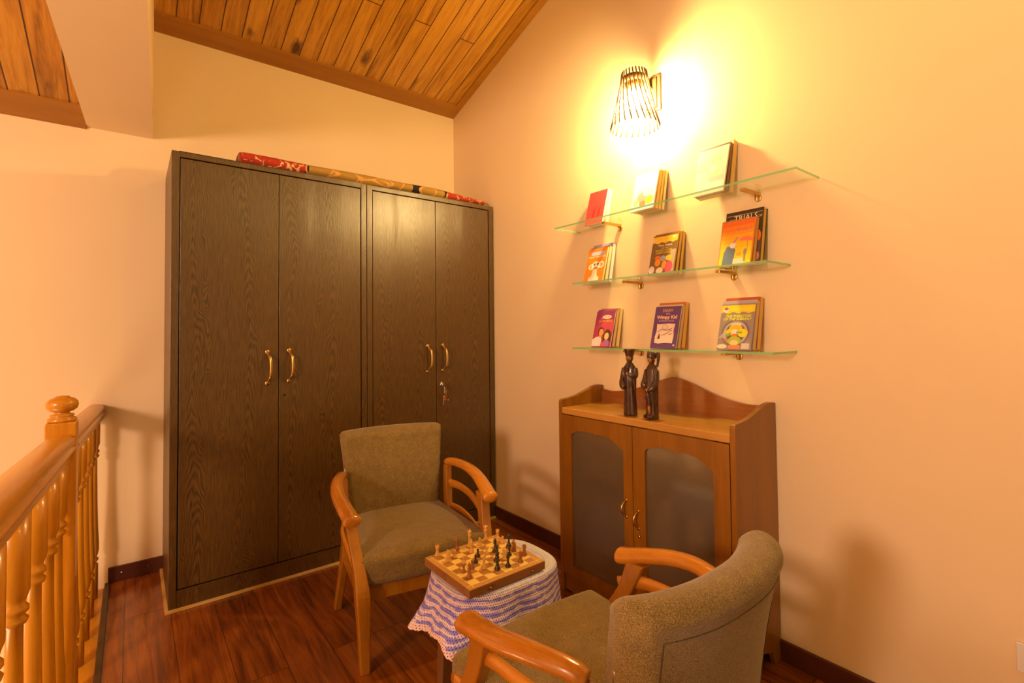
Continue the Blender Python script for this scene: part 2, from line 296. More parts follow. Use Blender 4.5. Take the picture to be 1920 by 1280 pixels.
# ------------------------------------------------------------------ mesh builder
class MB:
    def __init__(s): s.v = []; s.f = []; s.mi = []; s.uv = {}; s.sm = []
    def add(s, vs, fs, mi=0, smooth=False, M=None):
        o = len(s.v)
        for v in vs:
            v = Vector(v); s.v.append(M @ v if M else v)
        for f in fs: s.f.append([i+o for i in f]); s.mi.append(mi); s.sm.append(smooth)
        return s
    def box(s, a, b, mi=0, M=None):
        x0, y0, z0 = a; x1, y1, z1 = b
        vs = [(x0,y0,z0),(x1,y0,z0),(x1,y1,z0),(x0,y1,z0),(x0,y0,z1),(x1,y0,z1),(x1,y1,z1),(x0,y1,z1)]
        return s.add(vs, [(0,3,2,1),(4,5,6,7),(0,1,5,4),(1,2,6,5),(2,3,7,6),(3,0,4,7)], mi, False, M)
    def rbox(s, a, b, r, n=4, mi=0, fn=None, M=None, cuts=6):
        """rounded box, grid cuts per side, optional deform fn"""
        a = Vector(a); b = Vector(b); c = (a+b)/2; h = (b-a)/2
        ih = Vector([max(h[i]-r, 1e-5) for i in range(3)])
        def coords(hh, ii):
            out = [-hh + r*(1-math.cos(k/n*PI/2)) for k in range(n)]
            out += [-ii + 2*ii*k/cuts for k in range(cuts+1)]
            out += [hh - r*(1-math.cos(k/n*PI/2)) for k in range(n-1, -1, -1)]
            return out
        cs = [coords(h[i], ih[i]) for i in range(3)]
        for ax in range(3):
            u, w = [(1, 2), (2, 0), (0, 1)][ax]
            for sg in (-1, 1):
                vs = []; nu, nw = len(cs[u]), len(cs[w])
                for p in cs[u]:
                    for q in cs[w]:
                        v = Vector((0, 0, 0)); v[ax] = sg*h[ax]; v[u] = p; v[w] = q
                        inn = Vector([max(-ih[i], min(ih[i], v[i])) for i in range(3)])
                        d = v-inn
                        # push onto sphere
                        if d.length > 1e-9: v = inn + d.normalized()*r
                        v = v + c
                        if fn: v = fn(v)
                        vs.append(v)
                fs = []
                for i in range(nu-1):
                    for j in range(nw-1):
                        q = (i*nw+j, (i+1)*nw+j, (i+1)*nw+j+1, i*nw+j+1)
                        fs.append(q if sg > 0 else q[::-1])
                s.add(vs, fs, mi, True, M)
        return s
    def loft(s, rings, close=True, cap=True, mi=0, smooth=True, M=None):
        n = len(rings[0]); vs = [v for r in rings for v in r]; fs = []
        for i in range(len(rings)-1):
            for j in range(n if close else n-1):
                k = (j+1) % n
                fs.append((i*n+j, i*n+k, (i+1)*n+k, (i+1)*n+j))
        if cap: fs.append(tuple(range(n))[::-1]); fs.append(tuple(range((len(rings)-1)*n, len(rings)*n)))
        return s.add(vs, fs, mi, smooth, M)
    def lathe(s, prof, n=24, c=(0, 0, 0), mi=0, M=None, smooth=True):
        rings = [[(c[0]+max(r, 1e-5)*math.cos(2*PI*k/n), c[1]+max(r, 1e-5)*math.sin(2*PI*k/n), c[2]+z) for k in range(n)] for r, z in prof]
        return s.loft(rings, mi=mi, M=M, smooth=smooth)
    def tube(s, pts, r, n=10, mi=0, M=None, sy=None, up=None, smooth=True, cap=True):
        pts = [Vector(p) for p in pts]; rings = []
        N_ = None
        for i, p in enumerate(pts):
            t = (pts[min(i+1, len(pts)-1)]-pts[max(i-1, 0)]).normalized()
            if up is not None: ref = Vector(up)
            else: ref = N_ if N_ is not None else (Vector((0, 0, 1)) if abs(t.z) < .9 else Vector((1, 0, 0)))
            a = (ref - t*ref.dot(t)).normalized(); b_ = t.cross(a); N_ = a
            ra = r[i] if isinstance(r, (list, tuple)) else r
            rb = (sy[i] if isinstance(sy, (list, tuple)) else sy) if sy is not None else ra
            rings.append([p + a*ra*math.cos(2*PI*k/n) + b_*rb*math.sin(2*PI*k/n) for k in range(n)])
        return s.loft(rings, mi=mi, M=M, smooth=smooth, cap=cap)
    def prism(s, poly, ax, t0, t1, mi=0, M=None):
        """extrude a 2D polygon (in the two other axes, cyclic order) along axis ax"""
        u, w = [(1, 2), (2, 0), (0, 1)][ax]; n = len(poly); vs = []
        for t in (t0, t1):
            for p in poly:
                v = [0, 0, 0]; v[ax] = t; v[u] = p[0]; v[w] = p[1]; vs.append(v)
        fs = [tuple(range(n))[::-1], tuple(range(n, 2*n))] + [(i, (i+1) % n, n+(i+1) % n, n+i) for i in range(n)]
        return s.add(vs, fs, mi, False, M)
    def mesh(s, name):
        me = bpy.data.meshes.new(name); me.from_pydata([tuple(v) for v in s.v], [], s.f)
        for p, mi, sm in zip(me.polygons, s.mi, s.sm): p.material_index = mi; p.use_smooth = sm
        bm = bmesh.new(); bm.from_mesh(me); bmesh.ops.remove_doubles(bm, verts=bm.verts, dist=1e-6)
        bmesh.ops.recalc_face_normals(bm, faces=bm.faces); bm.to_mesh(me); bm.free()
        return me
    def build(s, name, mats, parent=None, bevel=0, seg=2, loc=None):
        me = s.mesh(name)
        for mt in (mats if isinstance(mats, (list, tuple)) else [mats]): me.materials.append(mt)
        o = bpy.data.objects.new(name, me); col.objects.link(o)
        if parent: o.parent = parent
        if loc: o.location = loc
        if bevel:
            b = o.modifiers.new('bevel', 'BEVEL'); b.width = bevel; b.segments = seg; b.limit_method = 'ANGLE'; b.angle_limit = math.radians(40)
            b.harden_normals = False
        return o
def tag(o, label=None, cat=None, group=None, kind=None):
    if label: o['label'] = label
    if cat: o['category'] = cat
    if group: o['group'] = group
    if kind: o['kind'] = kind
    return o
def empty(name, loc, label, cat, group=None, rz=0, rot=None):
    o = bpy.data.objects.new(name, None); col.objects.link(o); o.location = loc; o.empty_display_size = .05
    o.rotation_euler = rot if rot else (0, 0, rz)
    return tag(o, label, cat, group)
def struct(o): return tag(o, kind='structure')
def setuv(o, fn):
    me = o.data; uv = me.uv_layers.new(name='UVMap')
    for l in me.loops: uv.data[l.index].uv = fn(me.vertices[l.vertex_index].co)
def lerp(a, b, t): return a+(b-a)*t
def curve(pts, n):
    """catmull-rom through pts (tuples), n samples per span"""
    P = [Vector(p) for p in pts]; out = []
    for i in range(len(P)-1):
        p0 = P[max(i-1, 0)]; p1 = P[i]; p2 = P[i+1]; p3 = P[min(i+2, len(P)-1)]
        for k in range(n):
            t = k/n
            out.append(.5*((2*p1)+(-p0+p2)*t+(2*p0-5*p1+4*p2-p3)*t*t+(-p0+3*p1-3*p2+p3)*t**3))
    out.append(P[-1]); return out

# ------------------------------------------------------------------ room shell
Z2, Z1, T = 2.9166, 2.3105, 0.2995
YB = -6.0
fl = MB().box((-2.055, YB, -.12), (0.12, 0.02, 0)).build('floor', MAT['floor']); struct(fl)
setuv(fl, lambda c: (c.y, c.x))
lf = MB().box((-5.2, YB, -2.75), (-2.1, 0.1, -2.65)).build('floor_lower', MAT['floor']); struct(lf); setuv(lf, lambda c: (c.y, c.x))
struct(MB().box((-5.2, 0, -2.75), (.12, .12, 5.2)).build('wall_back', MAT['wall']))
struct(MB().box((0, YB, -.12), (.12, .12, 5.2)).build('wall_right', MAT['wall']))
struct(MB().box((-5.3, YB, -2.75), (-5.2, .12, 5.2)).build('wall_left', MAT['wall']))
struct(MB().box((-2.15, YB, -2.75), (-2.07, 0, -.13)).build('wall_stairwell', MAT['wall']))
def slope(x0, x1, z0, y0, y1, th, name, mat, off=0.0):
    vs = []
    for dz in (0, th):
        for x, y in ((x0, y0), (x1, y0), (x1, y1), (x0, y1)): vs.append((x, y, z0-T*y+dz+off))
    o = MB().add(vs, [(0,3,2,1),(4,5,6,7),(0,1,5,4),(1,2,6,5),(2,3,7,6),(3,0,4,7)]).build(name, mat)
    k = math.sqrt(1+T*T); setuv(o, lambda c: (-c.y*k+.31, c.x+.022)); return struct(o)
slope(-1.93, 0.1, Z2, .05, YB, .06, 'ceiling_right', MAT['ceil'])
slope(-5.2, -2.153, Z1, .05, -3.35, .06, 'ceiling_left', MAT['ceil'])
# flat boards framing the boarded ceiling
slope(-1.93, 0.0, Z2, 0, -.125, .03, 'trim_1', MAT['ceil_trim'], -.012)
slope(-.052, 0.0, Z2, -.125, YB, .03, 'trim_2', MAT['ceil_trim'], -.012)
slope(-4.6, -2.153, Z1, 0, -.165, .03, 'trim_3', MAT['ceil_trim'], -.012)
# plastered beam between the two ceilings: its soffit edges run towards the camera
yb = -3.3
def edge(xa, xb, ya, y): return xa+(xb-xa)*(y/ya)
xr0, xr1 = -1.881, edge(-1.881, -1.932, -1.358, yb)
xl0, xl1 = -2.152, edge(-2.152, -2.187, -1.167, yb)
vs = [(xl0, 0, Z1), (xr0, 0, Z1), (xr1, yb, Z1), (xl1, yb, Z1), (xl0, 0, 4.6), (xr0, 0, 4.6), (xr1, yb, 4.6), (xl1, yb, 4.6)]
struct(MB().add(vs, [(0,3,2,1),(4,5,6,7),(0,1,5,4),(1,2,6,5),(2,3,7,6),(3,0,4,7)]).build('trim_4', MAT['wall']))
# skirtings
struct(MB().box((-.014, YB, 0), (0, 0, .0756)).build('baseboard_right', MAT['skirt'], bevel=.002))
bbk = struct(MB().box((-2.05, -.014, 0), (0, 0, .0756)).build('baseboard_back', MAT['skirt'], bevel=.002))
# floor edging and the pine board that carries the balusters
struct(MB().box((-2.062, YB, -.05), (-2.042, -.015, .008)).build('trim_5', flat('dark_floor_edging', (.06, .035, .012), .45), bevel=.002))
struct(MB().box((-2.19, YB, -.13), (-2.064, -.001, -.02)).build('trim_6', MAT['pineY'], bevel=.003))

# ------------------------------------------------------------------ wardrobes
def handle(parent, x, z, d=.17, side=1):
    b = MB()
    pts = curve([(x-.004*side, -.004, z+d/2-.008), (x, -.014, z+d/2-.022), (x+.006*side, -.032, z+d/2-.040), (x+.008*side, -.036, z), (x+.006*side, -.032, z-d/2+.040), (x, -.012, z-d/2+.02), (x-.003*side, -.004, z-d/2+.008)], 6)
    n = len(pts); b.tube(pts, [.0055+.002*math.sin(PI*i/(n-1)) for i in range(n)], 10)
    for zz in (z+d/2-.006, z-d/2+.006):
        b.lathe([(.0, .006), (.006, .0055), (.011, .003), (.012, 0)], 16, M=Matrix.Translation((x-.003*side, 0, zz)) @ Matrix.Rotation(PI/2, 4, 'X'))
    return b.build('handle', MAT['brass'], parent)
def wardrobe(x0, x1, label, split, hz, hx, keyhole=None):
    w = empty('wardrobe', (x0, -.5308, 0), label, 'wardrobe', 'dark oak wardrobes along the back wall')
    W_ = x1-x0; D = .5258; H = 2.106; t = .03
    b = MB(); b.box((0, 0, 0), (t, D, H)); b.box((W_-t, 0, 0), (W_, D, H)); b.box((t, 0, H-.026), (W_-t, D, H)); b.box((t, .004, 0), (W_-t, D, .088)); b.box((t, D-.01, .088), (W_-t, D, H-.026))
    b.build('body', MAT['oak'], w, bevel=.0015)
    sp = split-x0
    for i, (a, c) in enumerate(((t+.005, sp-.0015), (sp+.0015, W_-t-.005))):
        d = MB().box((a, .002, .095), (c, .022, H-.031)).build('door', MAT['oak'], w, bevel=.0015)
        handle(d, hx[i]-x0, hz[i], .17, 1)
        if keyhole and i == 1:
            k = MB().lathe([(.0, .002), (.006, .002), (.007, 0)], 14, M=Matrix.Translation((keyhole[0]-x0, .002, keyhole[1])) @ Matrix.Rotation(PI/2, 4, 'X')).build('keyhole', MAT['black'], d)
    MB().box((t, .024, .09), (W_-t, .026, H-.028)).build('gap_shade_sheet', MAT['black'], w)  # black sheet added behind the doors, paints the shade of their gaps
    b = MB(); b.box((-.012 if x0 < -1.5 else 0, -.012, 0.001), (W_ if x0 < -1.5 else W_, 0, .012))
    if x0 < -1.5: b.box((-.012, 0, 0.001), (0, D-.01, .012))
    b.build('edging_strip', MAT['edge'], w)
    return w
wardrobe(-1.825, -.9015, 'wider-looking dark oak-grained wardrobe at the left, beside the stair railing', -1.366, (1.083, 1.088), (-1.417, -1.314), (-1.339, .938))
wr = wardrobe(-.8985, -.016, 'dark oak-grained wardrobe at the right in the corner, keys hanging from its lock', -.454, (1.09, 1.092), (-.511, -.405))
lk = MB().lathe([(.0, .008), (.011, .008), (.013, .004), (.013, 0)], 20, M=Matrix.Translation((-.419+.8985, .002, .925)) @ Matrix.Rotation(PI/2, 4, 'X')).build('lock', MAT['steel'], wr)
# keys hanging from the lock
kb = empty('key_bunch', (-.419, -.545, .915), 'bunch of metal keys with a copper tag hanging from the right wardrobe lock', 'keys')
b = MB(); b.lathe([(.0, 0), (.010, 0), (.010, .003), (.0, .003)], 16, M=Matrix.Translation((0, -.012, -.01)) @ Matrix.Rotation(PI/2, 4, 'Y')); b.box((-.0015, -.012, .004), (.0015, .0065, .012)); b.box((-.006, -.026, -.042), (.004, -.022, -.008)); b.build('key', MAT['steel'], kb, bevel=.0006)
b = MB(); b.tube([(.008+.011*math.cos(a*PI/8), -.02, -.024+.011*math.sin(a*PI/8)) for a in range(17)], .0011, 6); b.build('key_ring', MAT['steel'], kb)
b = MB(); b.tube([(.0, -.02, -.058), (.0, -.018, -.066)], .007, 12); b.box((-.003, -.02, -.115), (.003, -.017, -.062), M=Matrix.Rotation(.06, 4, 'Y')); b.build('key', MAT['steel'], kb)
b = MB(); b.box((.010, -.021, -.085), (.03, -.018, -.066), M=Matrix.Rotation(.25, 4, 'Y')); b.box((.02, -.021, -.092), (.034, -.018, -.080)); b.tube([(.012, -.019, -.035), (.014, -.019, -.066)], .001, 6); b.build('tag', MAT['copper'], kb, bevel=.001)
# rolled carpet
b = MB(); rings = []
for i in range(61):
    x = lerp(-1.54, -.062, i/60); e = .9 if i in (0, 60) else 1; t_ = 1-.35*max(0, (i-45)/15); ring = []
    for k in range(24):
        a = 2*PI*k/24; rr = .002*math.sin(3*a+i*.3)
        ring.append((x, -.43+(.085+rr)*math.cos(a)*e, 2.108+.037*t_+(.036*t_+rr)*math.sin(a)*e))
    rings.append(ring)
b.loft(rings); cr = b.build('rolled_carpet', MAT['carpet'])
tag(cr, 'rolled red and gold patterned carpet lying on top of the wardrobes', 'carpet')
b = MB()
for k, x in ((0, -1.5405), (1, -.0605)):
    pts = []
    for i in range(40):
        a = i*.45; r = .9-.022*i
        pts.append((x, -.43+.075*r*math.cos(a), 2.145+.030*r*math.sin(a)) if k == 0 else (x, -.43+.07*r*math.cos(a), 2.132+.021*r*math.sin(a)))
    b = MB(); b.tube(pts, .0016, 5); b.build('rolled_edge', ink((.30, .18, .08)), cr)

# ------------------------------------------------------------------ glass shelves
def shelf(yl, yr, z, label):
    s = empty('glass_shelf', (0, (yl+yr)/2, z), label, 'shelf', 'green-edged glass shelves on the right wall')
    h = (yl-yr)/2; d = .194; t = .008
    vs = [(-d, -h, -t), (-.001, -h, -t), (-.001, h, -t), (-d, h, -t), (-d, -h, 0), (-.001, -h, 0), (-.001, h, 0), (-d, h, 0)]
    b = MB(); b.add(vs, [(0,3,2,1),(4,5,6,7)], 0); b.add(vs, [(0,1,5,4),(2,3,7,6),(3,0,4,7)], 1)
    b.build('glass_pane', [MAT['glass'], MAT['gedge']], s)
    for y in (h-.28, -h+.22):
        b = MB(); b.box((-.13, y-.009, -t-.012), (0, y+.009, -t-.0005)); b.tube([(-.012, y, -t-.006), (-.012, y, -t-.034)], .006, 10); b.lathe([(0, 0), (.014, 0), (.014, .006), (0, .006)], 14, M=Matrix.Translation((0, y, -t-.02)) @ Matrix.Rotation(-PI/2, 4, 'Y'))
        b.build('bracket', MAT['brass'], s, bevel=.001)
    return s
SH = [(-1.351, -2.549, 1.7963), (-1.475, -2.443, 1.4935), (-1.47, -2.458, 1.168)]
shelf(*SH[0], 'top glass shelf just below the wall lamp')
shelf(*SH[1], 'middle glass shelf holding the book THE TRIALS OF')
shelf(*SH[2], 'bottom glass shelf above the carved figures')

# ------------------------------------------------------------------ books
def text_mesh(txt, size, x, z, color, align='CENTER', y=-.0006, italic=0, bold=0, name='lettering'):
    c = bpy.data.curves.new('t', 'FONT'); c.body = txt; c.size = size; c.align_x = align; c.extrude = .0002; c.shear = italic; c.offset = bold; c.resolution_u = 2
    o = bpy.data.objects.new('t', c); col.objects.link(o)
    bpy.context.view_layer.update()
    me = bpy.data.meshes.new_from_object(o.evaluated_get(bpy.context.evaluated_depsgraph_get()))
    bpy.data.objects.remove(o)
    me.transform(Matrix.Translation((x, y, z)) @ Matrix.Rotation(PI/2, 4, 'X'))
    return me, color
def lettering(parent, items):
    vs, fs, mi, mats = [], [], [], []
    for it in items:
        me, c = text_mesh(*it[0], **it[1]) if isinstance(it[0], tuple) else text_mesh(*it)
        mt = ink(c)
        if mt not in mats: mats.append(mt)
        o = len(vs); vs += [tuple(v.co) for v in me.vertices]
        for p in me.polygons: fs.append([i+o for i in p.vertices]); mi.append(mats.index(mt))
    me = bpy.data.meshes.new('lettering'); me.from_pydata(vs, [], fs)
    for p, k in zip(me.polygons, mi): p.material_index = k
    for m_ in mats: me.materials.append(m_)
    ob = bpy.data.objects.new('lettering', me); col.objects.link(ob); ob.parent = parent; return ob
def blob(cx, cz, rx, rz, n=18, rot=0, a0=0, a1=2*PI):
    pts = []
    full = abs(a1-a0-2*PI) < 1e-6
    for k in range(n if full else n+1):
        a = a0+(a1-a0)*k/n; x, z = rx*math.cos(a), rz*math.sin(a)
        pts.append((cx+x*math.cos(rot)-z*math.sin(rot), cz+x*math.sin(rot)+z*math.cos(rot)))
    return pts
def picture(parent, shapes):
    """flat printed shapes: (polygon, colour), later ones lie above earlier ones"""
    b = MB(); mats = []
    for i, (poly, c) in enumerate(shapes):
        mt = ink(c)
        if mt not in mats: mats.append(mt)
        y = -.0002-.00003*i
        b.add([(p[0], y, p[1]) for p in poly], [tuple(range(len(poly)))], mats.index(mt))
    me = bpy.data.meshes.new('picture'); me.from_pydata([tuple(v) for v in b.v], [], b.f)
    for p, k in zip(me.polygons, b.mi): p.material_index = k
    for m_ in mats: me.materials.append(m_)
    o = bpy.data.objects.new('cover_picture', me); col.objects.link(o); o.parent = parent; return o
def rect(x0, z0, x1, z1): return [(x0, z0), (x1, z0), (x1, z1), (x0, z1)]
def book(loc, w, h, t, tilt, cover, pages, label, group, art=None, spine=None, rz=0, hard=False):
    o = empty('book', loc, label, 'book', group, rot=(-tilt, 0, -PI/2+rz))
    ct = .0016 if hard else .0007; e = .003 if hard else .0008
    b = MB(); b.box((0, 0, 0), (w, ct, h)); b.box((0, t-ct, 0), (w, t, h)); b.box((0, ct, 0), (ct, t-ct, h))
    b.build('cover', ink(cover), o)
    MB().box((ct+.0003, ct+.0002, e), (w-e, t-ct-.0002, h-e)).build('pages', ink(pages, .9), o)
    if art: art(o, w, h)
    return o
def stack(n_items, y_left, zs, th_front=.28, th_rear=.20):
    """books from front to back, each leaning on the one behind, the last on the wall; y_left = left edge"""
    n = len(n_items); ths = [lerp(th_front, th_rear, i/(n-1)) for i in range(n)]
    for i, d in enumerate(n_items):
        if i: d['t'] *= 1.6; d['dy'] = d['w']-n_items[0]['w']-.0004*i+d.get('dx', 0)
    nxt = None
    for i in range(n-1, -1, -1):
        d, th = n_items[i], ths[i]
        xb = -.0022-d['h']*math.sin(th)-d['t']*math.cos(th)
        if nxt is not None:
            xn, thn, hn, topn = nxt; xb = 9
            for k in range(60):
                z = lerp(hn, min(topn, d['h']*math.cos(th)), k/59)
                xb = min(xb, xn+(z-hn)*math.tan(thn)-(d['t']*math.cos(th)+z*math.tan(th))-.0012)
        book((xb, y_left+d.get('dy', 0), zs+.0008+d['t']*math.sin(th)), d['w'], d['h'], d['t'], th, d['cover'], d.get('pages', (.72, .50, .2)), d['label'], d['group'], d.get('art'), hard=d.get('hard', False))
        nxt = (xb, th, d['t']*math.sin(th), d['t']*math.sin(th)+d['h']*math.cos(th))
def art_red(o, w, h):
    picture(o, [(blob(w*.42, h*.30, .007, .038, rot=-.1), (.72, .02, .03)), (blob(w*.70, h*.30, .008, .045, rot=-.15), (.74, .03, .03))])
def art_comic(o, w, h):
    picture(o, [(rect(.002, .002, w-.002, h*.62), (.45, .62, .85)), (blob(w*.5, h*.42, w*.4, h*.16), (.50, .42, .75)), (blob(w*.45, h*.34, w*.22, h*.15, rot=.5), (.85, .35, .30)),
                (blob(w*.62, h*.45, w*.16, h*.10), (.85, .80, .85)), (blob(w*.78, h*.24, w*.17, h*.11), (.92, .68, .06)), (blob(w*.2, h*.22, w*.12, h*.09), (.80, .72, .25)), (blob(w*.5, h*.17, w*.14, h*.08), (.85, .25, .10))])
def art_pale(o, w, h):
    picture(o, [(rect(.004, h*.5, w*.40, h-.004), (.80, .42, .38)), (rect(w*.42, h*.3, w-.006, h-.006), (.70, .55, .40)), (blob(w*.62, h*.72, w*.16, h*.14), (.55, .45, .30)),
                (blob(w*.60, h*.52, w*.12, h*.1), (.72, .70, .62)), (blob(w*.70, h*.45, w*.10, h*.05, rot=.5), (.75, .65, .2)), (rect(w*.45, h*.25, w*.95, h*.36), (.50, .45, .42)), (rect(w*.1, .01, w*.94, h*.22), (.80, .66, .62))])
def art_wanted(o, w, h):
    cx = w*.53
    picture(o, [(rect(0, 0, w*.2, h*.6), (.90, .22, .02)), (rect(w*.2, h*.795, w*.86, h*.90), (.50, .58, .90)),
                (blob(w*.30, h*.46, w*.15, h*.085), (.95, .80, .55)), (blob(w*.80, h*.50, w*.15, h*.10), (.95, .80, .55)), (blob(w*.30, h*.46, w*.09, h*.055), (.75, .35, .25)), (blob(w*.80, h*.50, w*.09, h*.06), (.75, .30, .2)),
                (blob(cx, h*.48, w*.23, h*.13), (.96, .90, .74)), (blob(cx, h*.40, w*.13, h*.05), (.70, .30, .12)), (blob(w*.45, h*.52, .006, .008), (.2, .12, .08)), (blob(w*.62, h*.53, .006, .008), (.2, .12, .08)),
                ([(w*.42, h*.38), (w*.62, h*.38), (w*.66, h*.2), (w*.72, h*.14), (w*.30, h*.14), (w*.38, h*.2)], (.96, .90, .74)), (rect(w*.24, .006, w*.78, h*.14), (.95, .88, .74))])
    lettering(o, [('MOST WANTED', .0155, w*.53, h*.715, (.95, .88, .70))])
def banner(w, h, c=(.95, .62, .02)):
    pts = [(0, h*.80)]
    for i in range(12): pts.append((w*i/11, h*.80+.004*math.sin(i*1.9)))
    return pts+[(w, h*.965), (0, h*.965)], c
def art_thea(o, w, h):
    picture(o, [(rect(0, 0, w, h), (.22, .12, .05)), banner(w, h, (.90, .55, .03)), (blob(w*.12, h*.86, w*.08, h*.05), (.85, .5, .25)), (blob(w*.86, h*.92, w*.07, h*.03), (.85, .70, .55)),
                (rect(w*.78, h*.05, w, h*.6), (.50, .38, .28)), (blob(w*.3, h*.42, w*.11, h*.06), (.75, .16, .04)), (blob(w*.33, h*.30, w*.12, h*.09), (.85, .32, .03)), (blob(w*.52, h*.40, w*.12, h*.07), (.40, .38, .45)),
                (blob(w*.76, h*.40, w*.14, h*.07), (.85, .52, .05)), (blob(w*.60, h*.24, w*.10, h*.10), (.85, .38, .05)), (blob(w*.80, h*.17, w*.15, h*.15), (.80, .10, .16)), (blob(w*.45, h*.10, w*.14, h*.08), (.80, .62, .50)), (blob(w*.12, h*.13, w*.12, h*.10), (.75, .62, .55))])
    lettering(o, [('Thea Stilton', .0150, w*.53, h*.705, (.95, .85, .75)), ('AND THE', .0085, w*.53, h*.645, (.92, .68, .03)), ('MYSTERY ON THE', .0105, w*.50, h*.585, (.92, .68, .03)), ('ORIENT EXPRESS', .0105, w*.50, h*.525, (.92, .68, .03))])
def art_rain(o, w, h):
    sh = []
    for i in range(10): sh.append((rect(.002, h*i/10, w-.002, h*(i+1)/10), (lerp(.93, .85, i/9), lerp(.82, .16, (i/9)**1.2), .02)))
    sh += [([(w*.12, .004), (w*.46, .004), (w*.50, h*.35), (w*.40, h*.46), (w*.22, h*.44), (w*.14, h*.3)], (.17, .24, .38)), (blob(w*.40, h*.46, w*.09, h*.07), (.85, .80, .80)), ([(w*.36, h*.50), (w*.46, h*.52), (w*.56, h*.62), (w*.50, h*.63)], (.60, .22, .45)),
           (rect(w*.46, .004, w*.8, h*.15), (.92, .84, .68)), (blob(w*.80, h*.53, w*.22, h*.10, 14, -.12, 0, PI), (.85, .22, .12)), (rect(w*.84, h*.3, w*.852, h*.53), (.35, .25, .15)), (blob(w*.80, h*.28, w*.05, h*.07), (.35, .26, .25)), (rect(w*.77, h*.08, w*.83, h*.22), (.45, .30, .12)), (blob(w*.62, h*.25, w*.08, h*.05), (.90, .45, .03))]
    picture(o, sh)
    lettering(o, [('FAMILY', .0175, w*.32, h*.76, (.85, .12, .10)), ('TRAVELS', .0165, w*.70, h*.765, (.78, .10, .30))])
def art_trials(o, w, h):
    picture(o, [(rect(.003, .003, w-.003, h*.55), (.20, .05, .02)), (blob(w*.85, h*.5, w*.12, h*.12), (.80, .20, .02)), (blob(w*.9, h*.3, w*.07, h*.12), (.10, .08, .08)), (blob(w*.88, h*.14, w*.08, h*.08), (.55, .30, .15)), (rect(w*.03, h*.925, w*.97, h*.935), (.45, .34, .22))])
    lettering(o, [('THE', .013, w*.19, h*.825, (.65, .52, .32)), ('TRIALS', .031, w*.54, h*.825, (.90, .74, .45)), ('OF', .014, w*.91, h*.83, (.80, .66, .40)), ('APOLLO', .030, w*.50, h*.70, (.90, .74, .45))])
def art_brown(o, w, h):
    picture(o, [(rect(w*.5, h*.55, w-.004, h-.006), (.62, .20, .14)), (blob(w*.85, h*.5, w*.12, h*.06), (.10, .05, .02)), (rect(w*.6, h*.28, w*.96, h*.40), (.70, .52, .42)), (blob(w*.84, h*.16, w*.12, h*.06), (.12, .05, .02))])
def art_couple(o, w, h):
    picture(o, [(rect(0, h*.78, w, h), (.36, .05, .16)), (blob(w*.70, h*.55, w*.34, h*.22), (.65, .09, .16)), (blob(w*.35, h*.80, w*.05, .001+h*.02), (.5, .2, .4)), (blob(w*.60, h*.83, w*.24, h*.055), (.93, .80, .58)),
                ([(0, .003), (w*.48, .003), (w*.50, h*.18), (w*.42, h*.29), (w*.20, h*.27), (0, h*.2)], (.88, .72, .70)), (blob(w*.40, h*.43, w*.16, h*.11), (.10, .04, .02)), (blob(w*.42, h*.40, w*.12, h*.10), (.85, .36, .10)), (rect(w*.34, h*.25, w*.48, h*.33), (.85, .36, .10)),
                (blob(w*.76, h*.26, w*.22, h*.22), (.12, .05, .02)), (blob(w*.74, h*.29, w*.12, h*.10), (.95, .62, .28)), ([(w*.56, .003), (w*.90, .003), (w*.92, h*.14), (w*.80, h*.2), (w*.66, h*.19), (w*.56, h*.1)], (.45, .16, .50)), (blob(w*.57, h*.06, w*.10, h*.05), (.85, .10, .12))])
    lettering(o, [('BLUSH', .0115, w*.60, h*.815, (.45, .30, .12)), ('IN', .012, w*.26, h*.685, (.92, .60, .45)), ('YOUR', .0150, w*.53, h*.685, (.95, .60, .04)), ('FACE', .0150, w*.82, h*.69, (.95, .60, .04))])
def art_diary(o, w, h):
    paper = [(w*.14, h*.12), (w*.30, h*.105), (w*.55, h*.125), (w*.84, h*.115), (w*.86, h*.3), (w*.83, h*.42), (w*.86, h*.57), (w*.6, h*.585), (w*.3, h*.57), (w*.15, h*.575), (w*.17, h*.4), (w*.13, h*.27)]
    sh = [(paper, (.90, .68, .56))]
    def ln(x0, z0, x1, z1, t=.0011):
        d = Vector((x1-x0, z1-z0)).normalized()*t; n = (-d[1], d[0]); return [(x0+n[0], z0+n[1]), (x1+n[0], z1+n[1]), (x1-n[0], z1-n[1]), (x0-n[0], z0-n[1])]
    k = (.10, .05, .04)
    for i in range(14):
        a, c = 2*PI*i/14, 2*PI*(i+1)/14
        sh.append((ln(w*.48+.013*math.cos(a), h*.50+.011*math.sin(a), w*.48+.013*math.cos(c), h*.50+.011*math.sin(c), .0006), k))
    for s_ in ((.36, .46, .24, .38), (.36, .44, .60, .42), (.60, .42, .78, .48), (.38, .30, .60, .35), (.60, .35, .70, .40), (.25, .22, .30, .34), (.30, .34, .33, .22), (.62, .45, .78, .40), (.66, .32, .78, .34)):
        sh.append((ln(w*s_[0], h*s_[1], w*s_[2], h*s_[3]), k))
    sh.append(([(w*.23, h*.22), (w*.33, h*.22), (w*.29, h*.34)], k)); sh.append((blob(w*.91, h*.07, w*.035, h*.02), (.85, .60, .35)))
    picture(o, sh)
    lettering(o, [('DIARY', .019, w*.5, h*.865, (.85, .48, .18)), ('of a', .013, w*.52, h*.80, (.92, .62, .50)), (('Wimpy Kid', .0225, w*.5, h*.70, (.95, .60, .35)), dict(bold=.0006)), ('RODRICK RULES', .0108, w*.5, h*.63, (.80, .48, .70))])
